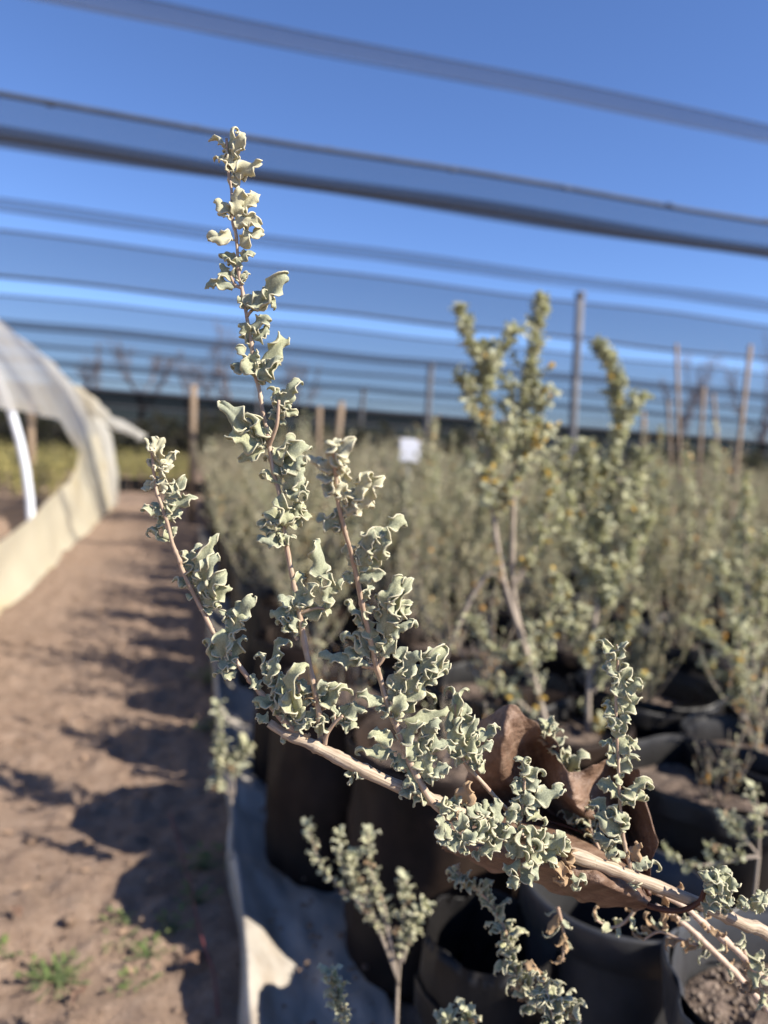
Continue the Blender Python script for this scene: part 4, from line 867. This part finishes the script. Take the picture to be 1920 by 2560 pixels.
# ------------------------------------------------------------------ shade nets and their frame
NH = 2.5
def net_strip(y0, y1, label, sag=.05, h=NH, hem=.05, dark=None, thin=False, dens=NET, cab=.016):
    t = thing('shade_net', (3, (y0+y1)/2, 0), label, 'shade net')
    x0, x1 = -14, 34
    if thin:
        P = np.array([[x, y0, h-.02*math.sin(x*.9)] for x in np.linspace(x0, x1, 60)])
        put('rolled_net', tube_mesh('rolled_net', [(P, hem)], dens, tuple(t.location), 8), t); return t
    fn = lambda u, v: (x0+(x1-x0)*u, y0+(y1-y0)*v+.015*math.sin(u*60+v*2), h-sag*math.sin(v*np.pi)-.012*math.sin(u*90+2*v))
    put('net_cloth', grid_mesh('net_cloth', fn, 120, 8, dens, tuple(t.location)), t)
    for k, (y, rr) in enumerate(((y0, cab), (y1, hem))):
        P = np.array([[x, y+.015*math.sin((x-x0)/(x1-x0)*60), h-.012*math.sin((x-x0)/(x1-x0)*90)+(.0 if k else .004)] for x in np.linspace(x0, x1, 90)])
        put('cable', tube_mesh('cable', [(P, rr)], NETW, tuple(t.location), 7), t)
    if dark:
        fn = lambda u, v: (x0+(x1-x0)*u, dark+(y1-dark)*v, h-.04-.03*math.sin(v*np.pi)-.012*math.sin(u*90+2*v))
        put('folded_edge', grid_mesh('folded_edge', fn, 120, 4, NETD, tuple(t.location)), t)
    for x in np.arange(-3, 14, .62): pass
    return t
t = net_strip(3.47, 3.63, 'narrow rolled shade net strip highest overhead, nearest the camera', sag=.02, hem=.003, cab=.003, dens=film('net_roll', (.12, .14, .2), (.12, .15, .24), .45, .3, .8))
t = net_strip(4.75, 5.45, 'second shade net overhead with a thick dark folded lower edge', sag=.03, hem=.022, dark=5.1)
cl = Acc()
for k, x in enumerate(np.arange(-1.6, 6.5, .78)): cl.add(IV*[.035, .02, .018]+[x, 4.75, NH+.004], IF)
put('clips', cl.mesh('clips', NETW, origin=tuple(t.location)), t)
net_strip(6.9, 7.25, 'thin faint rolled net line below the thick dark one', sag=.01, hem=.006, cab=.006)
net_strip(8.0, 10.4, 'wide translucent shade net crossing behind the plant tips', sag=.12, hem=.022, cab=.012)
NETF = film('far_shade_net', (.045, .055, .08), (.05, .07, .115), .42, .3, .8, 3)
net_strip(11.9, 15.6, 'lower wide shade net, second of the broad pale bands', sag=.12, hem=.025, cab=.015)
net_strip(15.2, 19.4, 'third broad shade net band, close above the far plants', sag=.1, h=2.56, hem=.03, cab=.015, dens=NETF)
net_strip(19.0, 24.5, 'fourth broad shade net band, where the nets merge towards the horizon', sag=.1, h=2.5, hem=.03, cab=.02, dens=NETF)
net_strip(24.0, 31, 'fifth broad shade net band near the horizon', sag=.1, h=2.58, hem=.04, cab=.02, dens=NETF)
net_strip(30, 40, 'sixth broad shade net band just above the horizon', sag=.1, h=2.5, hem=.05, cab=.03, dens=NETF)
net_strip(39, 58, 'farthest shade net band lying on the horizon', sag=.1, h=2.6, hem=.06, cab=.04, dens=NETF)
# upright net wall at the far side
t = thing('net_wall', (5, 27, 0), 'dark shade cloth wall closing the far side of the nursery', 'wall')
put('net_cloth', grid_mesh('net_cloth', lambda u, v: (-60+170*u, 27.6+.2*math.sin(u*50), 2.0*v), 90, 6, WALLNET, tuple(t.location)), t)
for k, z in enumerate((.5, 1.0, 1.5, 2.0)):
    put('rail', tube_mesh('rail', [(np.array([[-60, 27.3, z], [110, 27.3, z]]), .035)], POST, tuple(t.location), 6), t)
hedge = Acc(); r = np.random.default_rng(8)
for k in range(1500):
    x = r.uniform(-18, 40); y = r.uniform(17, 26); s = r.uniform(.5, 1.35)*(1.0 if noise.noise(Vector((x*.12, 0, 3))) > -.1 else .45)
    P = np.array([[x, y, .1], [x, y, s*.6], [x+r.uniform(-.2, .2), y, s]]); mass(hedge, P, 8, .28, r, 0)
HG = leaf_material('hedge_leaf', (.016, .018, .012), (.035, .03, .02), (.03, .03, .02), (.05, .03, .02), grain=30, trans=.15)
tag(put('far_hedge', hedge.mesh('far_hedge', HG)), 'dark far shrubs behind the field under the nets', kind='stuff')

def post(name, px_, ytop, ybot, depth, r_, mat, label, cat, grp=None, lean=0):
    b = rayd(px_[1], ybot, depth); tp = rayd(px_[0], ytop, depth); d = (tp-b)/max(1e-6, (tp-b)[2])
    foot = b-d*b[2]; t = thing(name, foot, label, cat, grp)
    P = np.array([foot-d*.02, foot+(tp-foot)*.5, tp]); put('shaft', tube_mesh('shaft', [(P, r_)], mat, tuple(foot), 10), t)
    if cat == 'post':
        put('cap', tube_mesh('cap', [(np.array([tp-d*.03, tp+d*.02]), r_*1.35)], mat, tuple(foot), 10), t)
    return t
post('steel_post', (1254, 1236), 636, 950, 8.2, .043, POST, 'tall dark steel post behind the tall saltbush spikes', 'post')
post('steel_post', (931, 924), 788, 900, 14.5, .055, POST, 'shorter dark steel post standing above the white sign', 'post')
post('steel_post', (786, 780), 840, 905, 22, .06, POST, 'small far steel post between the two wooden stakes', 'post')
post('steel_post', (560, 555), 820, 905, 25, .06, POST, 'small far steel post behind the main shoot', 'post')
stk = [((418, 415), 832, 990, 6.5, .028, 'pale square wooden stake standing left of the sharp shoots'),
       ((690, 688), 878, 960, 7.0, .022, 'left of two short wooden stakes behind the middle shoot'),
       ((738, 728), 868, 960, 7.0, .028, 'right and thicker of two short wooden stakes behind the middle shoot'),
       ((1462, 1470), 742, 1050, 2.6, .006, 'tallest pale cane among the stakes at the right'),
       ((1445, 1452), 865, 1050, 2.6, .0045, 'thin short cane left of the tallest pale cane'),
       ((1522, 1508), 836, 1040, 3.2, .0075, 'wooden stake right of the tallest pale cane'),
       ((1542, 1556), 850, 1040, 3.2, .007, 'brown stake leaning left in the right hand group'),
       ((1622, 1585), 745, 1060, 3.0, .009, 'tall brown stake leaning right near the right edge'),
       ((1392, 1386), 890, 990, 4.2, .010, 'short brown stake beside the leaning saltbush tip'),
       ((65, 66), 862, 985, 8.5, .045, 'brown post seen through the open tunnel side')]
for px_, a_, b_, d_, r_, lab in stk: post('wooden_stake', px_, a_, b_, d_, r_, WOOD, lab, 'stake')

# white sign on a small post
g = rayd(886, 973, 2.9); sg = thing('sign', (g[0], g[1], 0), 'small blank white square sign standing among the far saltbushes', 'sign')
hw, hh = .040, .043; V = np.array([[sx*hw, sy*.004, sz*hh] for sx in (-1, 1) for sy in (-1, 1) for sz in (-1, 1)])
ry = np.array([RT[0], RT[1]]); ry /= np.linalg.norm(ry); M2 = np.array([[ry[0], -ry[1], 0], [ry[1], ry[0], 0], [0, 0, 1]])
V = V@M2.T+[0, 0, g[2]]
bf = [(0, 1, 3, 2), (4, 6, 7, 5), (0, 4, 5, 1), (2, 3, 7, 6), (0, 2, 6, 4), (1, 5, 7, 3)]
o = put('board', mesh('board', V, bf, BOARD, smooth=False), sg); bv = o.modifiers.new('edge', 'BEVEL'); bv.width = .003
put('sign_post', tube_mesh('sign_post', [(np.array([[.0, .013, 0], [.0, .013, g[2]+.02]]), .008)], POST, k=8), sg)

# ------------------------------------------------------------------ bare trees far behind
def bare_tree(x, y, h, seed, label, grp=None):
    t = thing('bare_tree', (x, y, 0), label, 'tree', grp); r = np.random.default_rng(seed)
    trunk = [(smooth_path([[0, 0, 0], [.1, 0, h*.25], [.0, .1, h*.5]], 4), np.linspace(h*.03, h*.018, 9))]; br = []
    def grow(p, d, l, rad, lev):
        q = p+d*l*.5+r.uniform(-.06, .06, 3)*l; e = p+d*l
        br.append((np.array([p, q, e]), np.array([rad, rad*.8, rad*.55])))
        if lev == 0: return
        for k in range(3 if lev > 1 else 4):
            nd = unit(d+r.uniform(-.42, .42, 3)+[0, 0, .3]); grow(p+d*l*r.uniform(.45, 1), nd, l*r.uniform(.5, .75), rad*.55, lev-1)
    for k in range(5): grow(np.array([0, 0, h*r.uniform(.22, .5)]), unit([r.uniform(-.8, .8), r.uniform(-.8, .8), 1.0]), h*.3, h*.012, 4)
    put('trunk', tube_mesh('trunk', trunk, BARK, k=8), t); put('branches', tube_mesh('branches', br, BARK, k=4), t)
for k, (px_, h, d_, lab) in enumerate([(200, 5.4, 48, 'leftmost bare winter tree beyond the net wall'), (300, 6.6, 47, 'second bare winter tree from the left, tall, beyond the net wall'), (400, 5.8, 50, 'bare winter tree behind the pale wooden stake'), (490, 6.6, 47, 'bare winter tree just left of the main shoot'), (640, 5.6, 49, 'bare winter tree just right of the main shoot'), (1460, 7.2, 44, 'bare winter tree above the tallest pale cane'), (1640, 7.5, 42, 'bare winter tree at the right edge behind the leaning stake')]):
    g = rayd(px_, 930+(px_-400)*.066, d_); bare_tree(g[0], g[1], h, 300+k, lab)
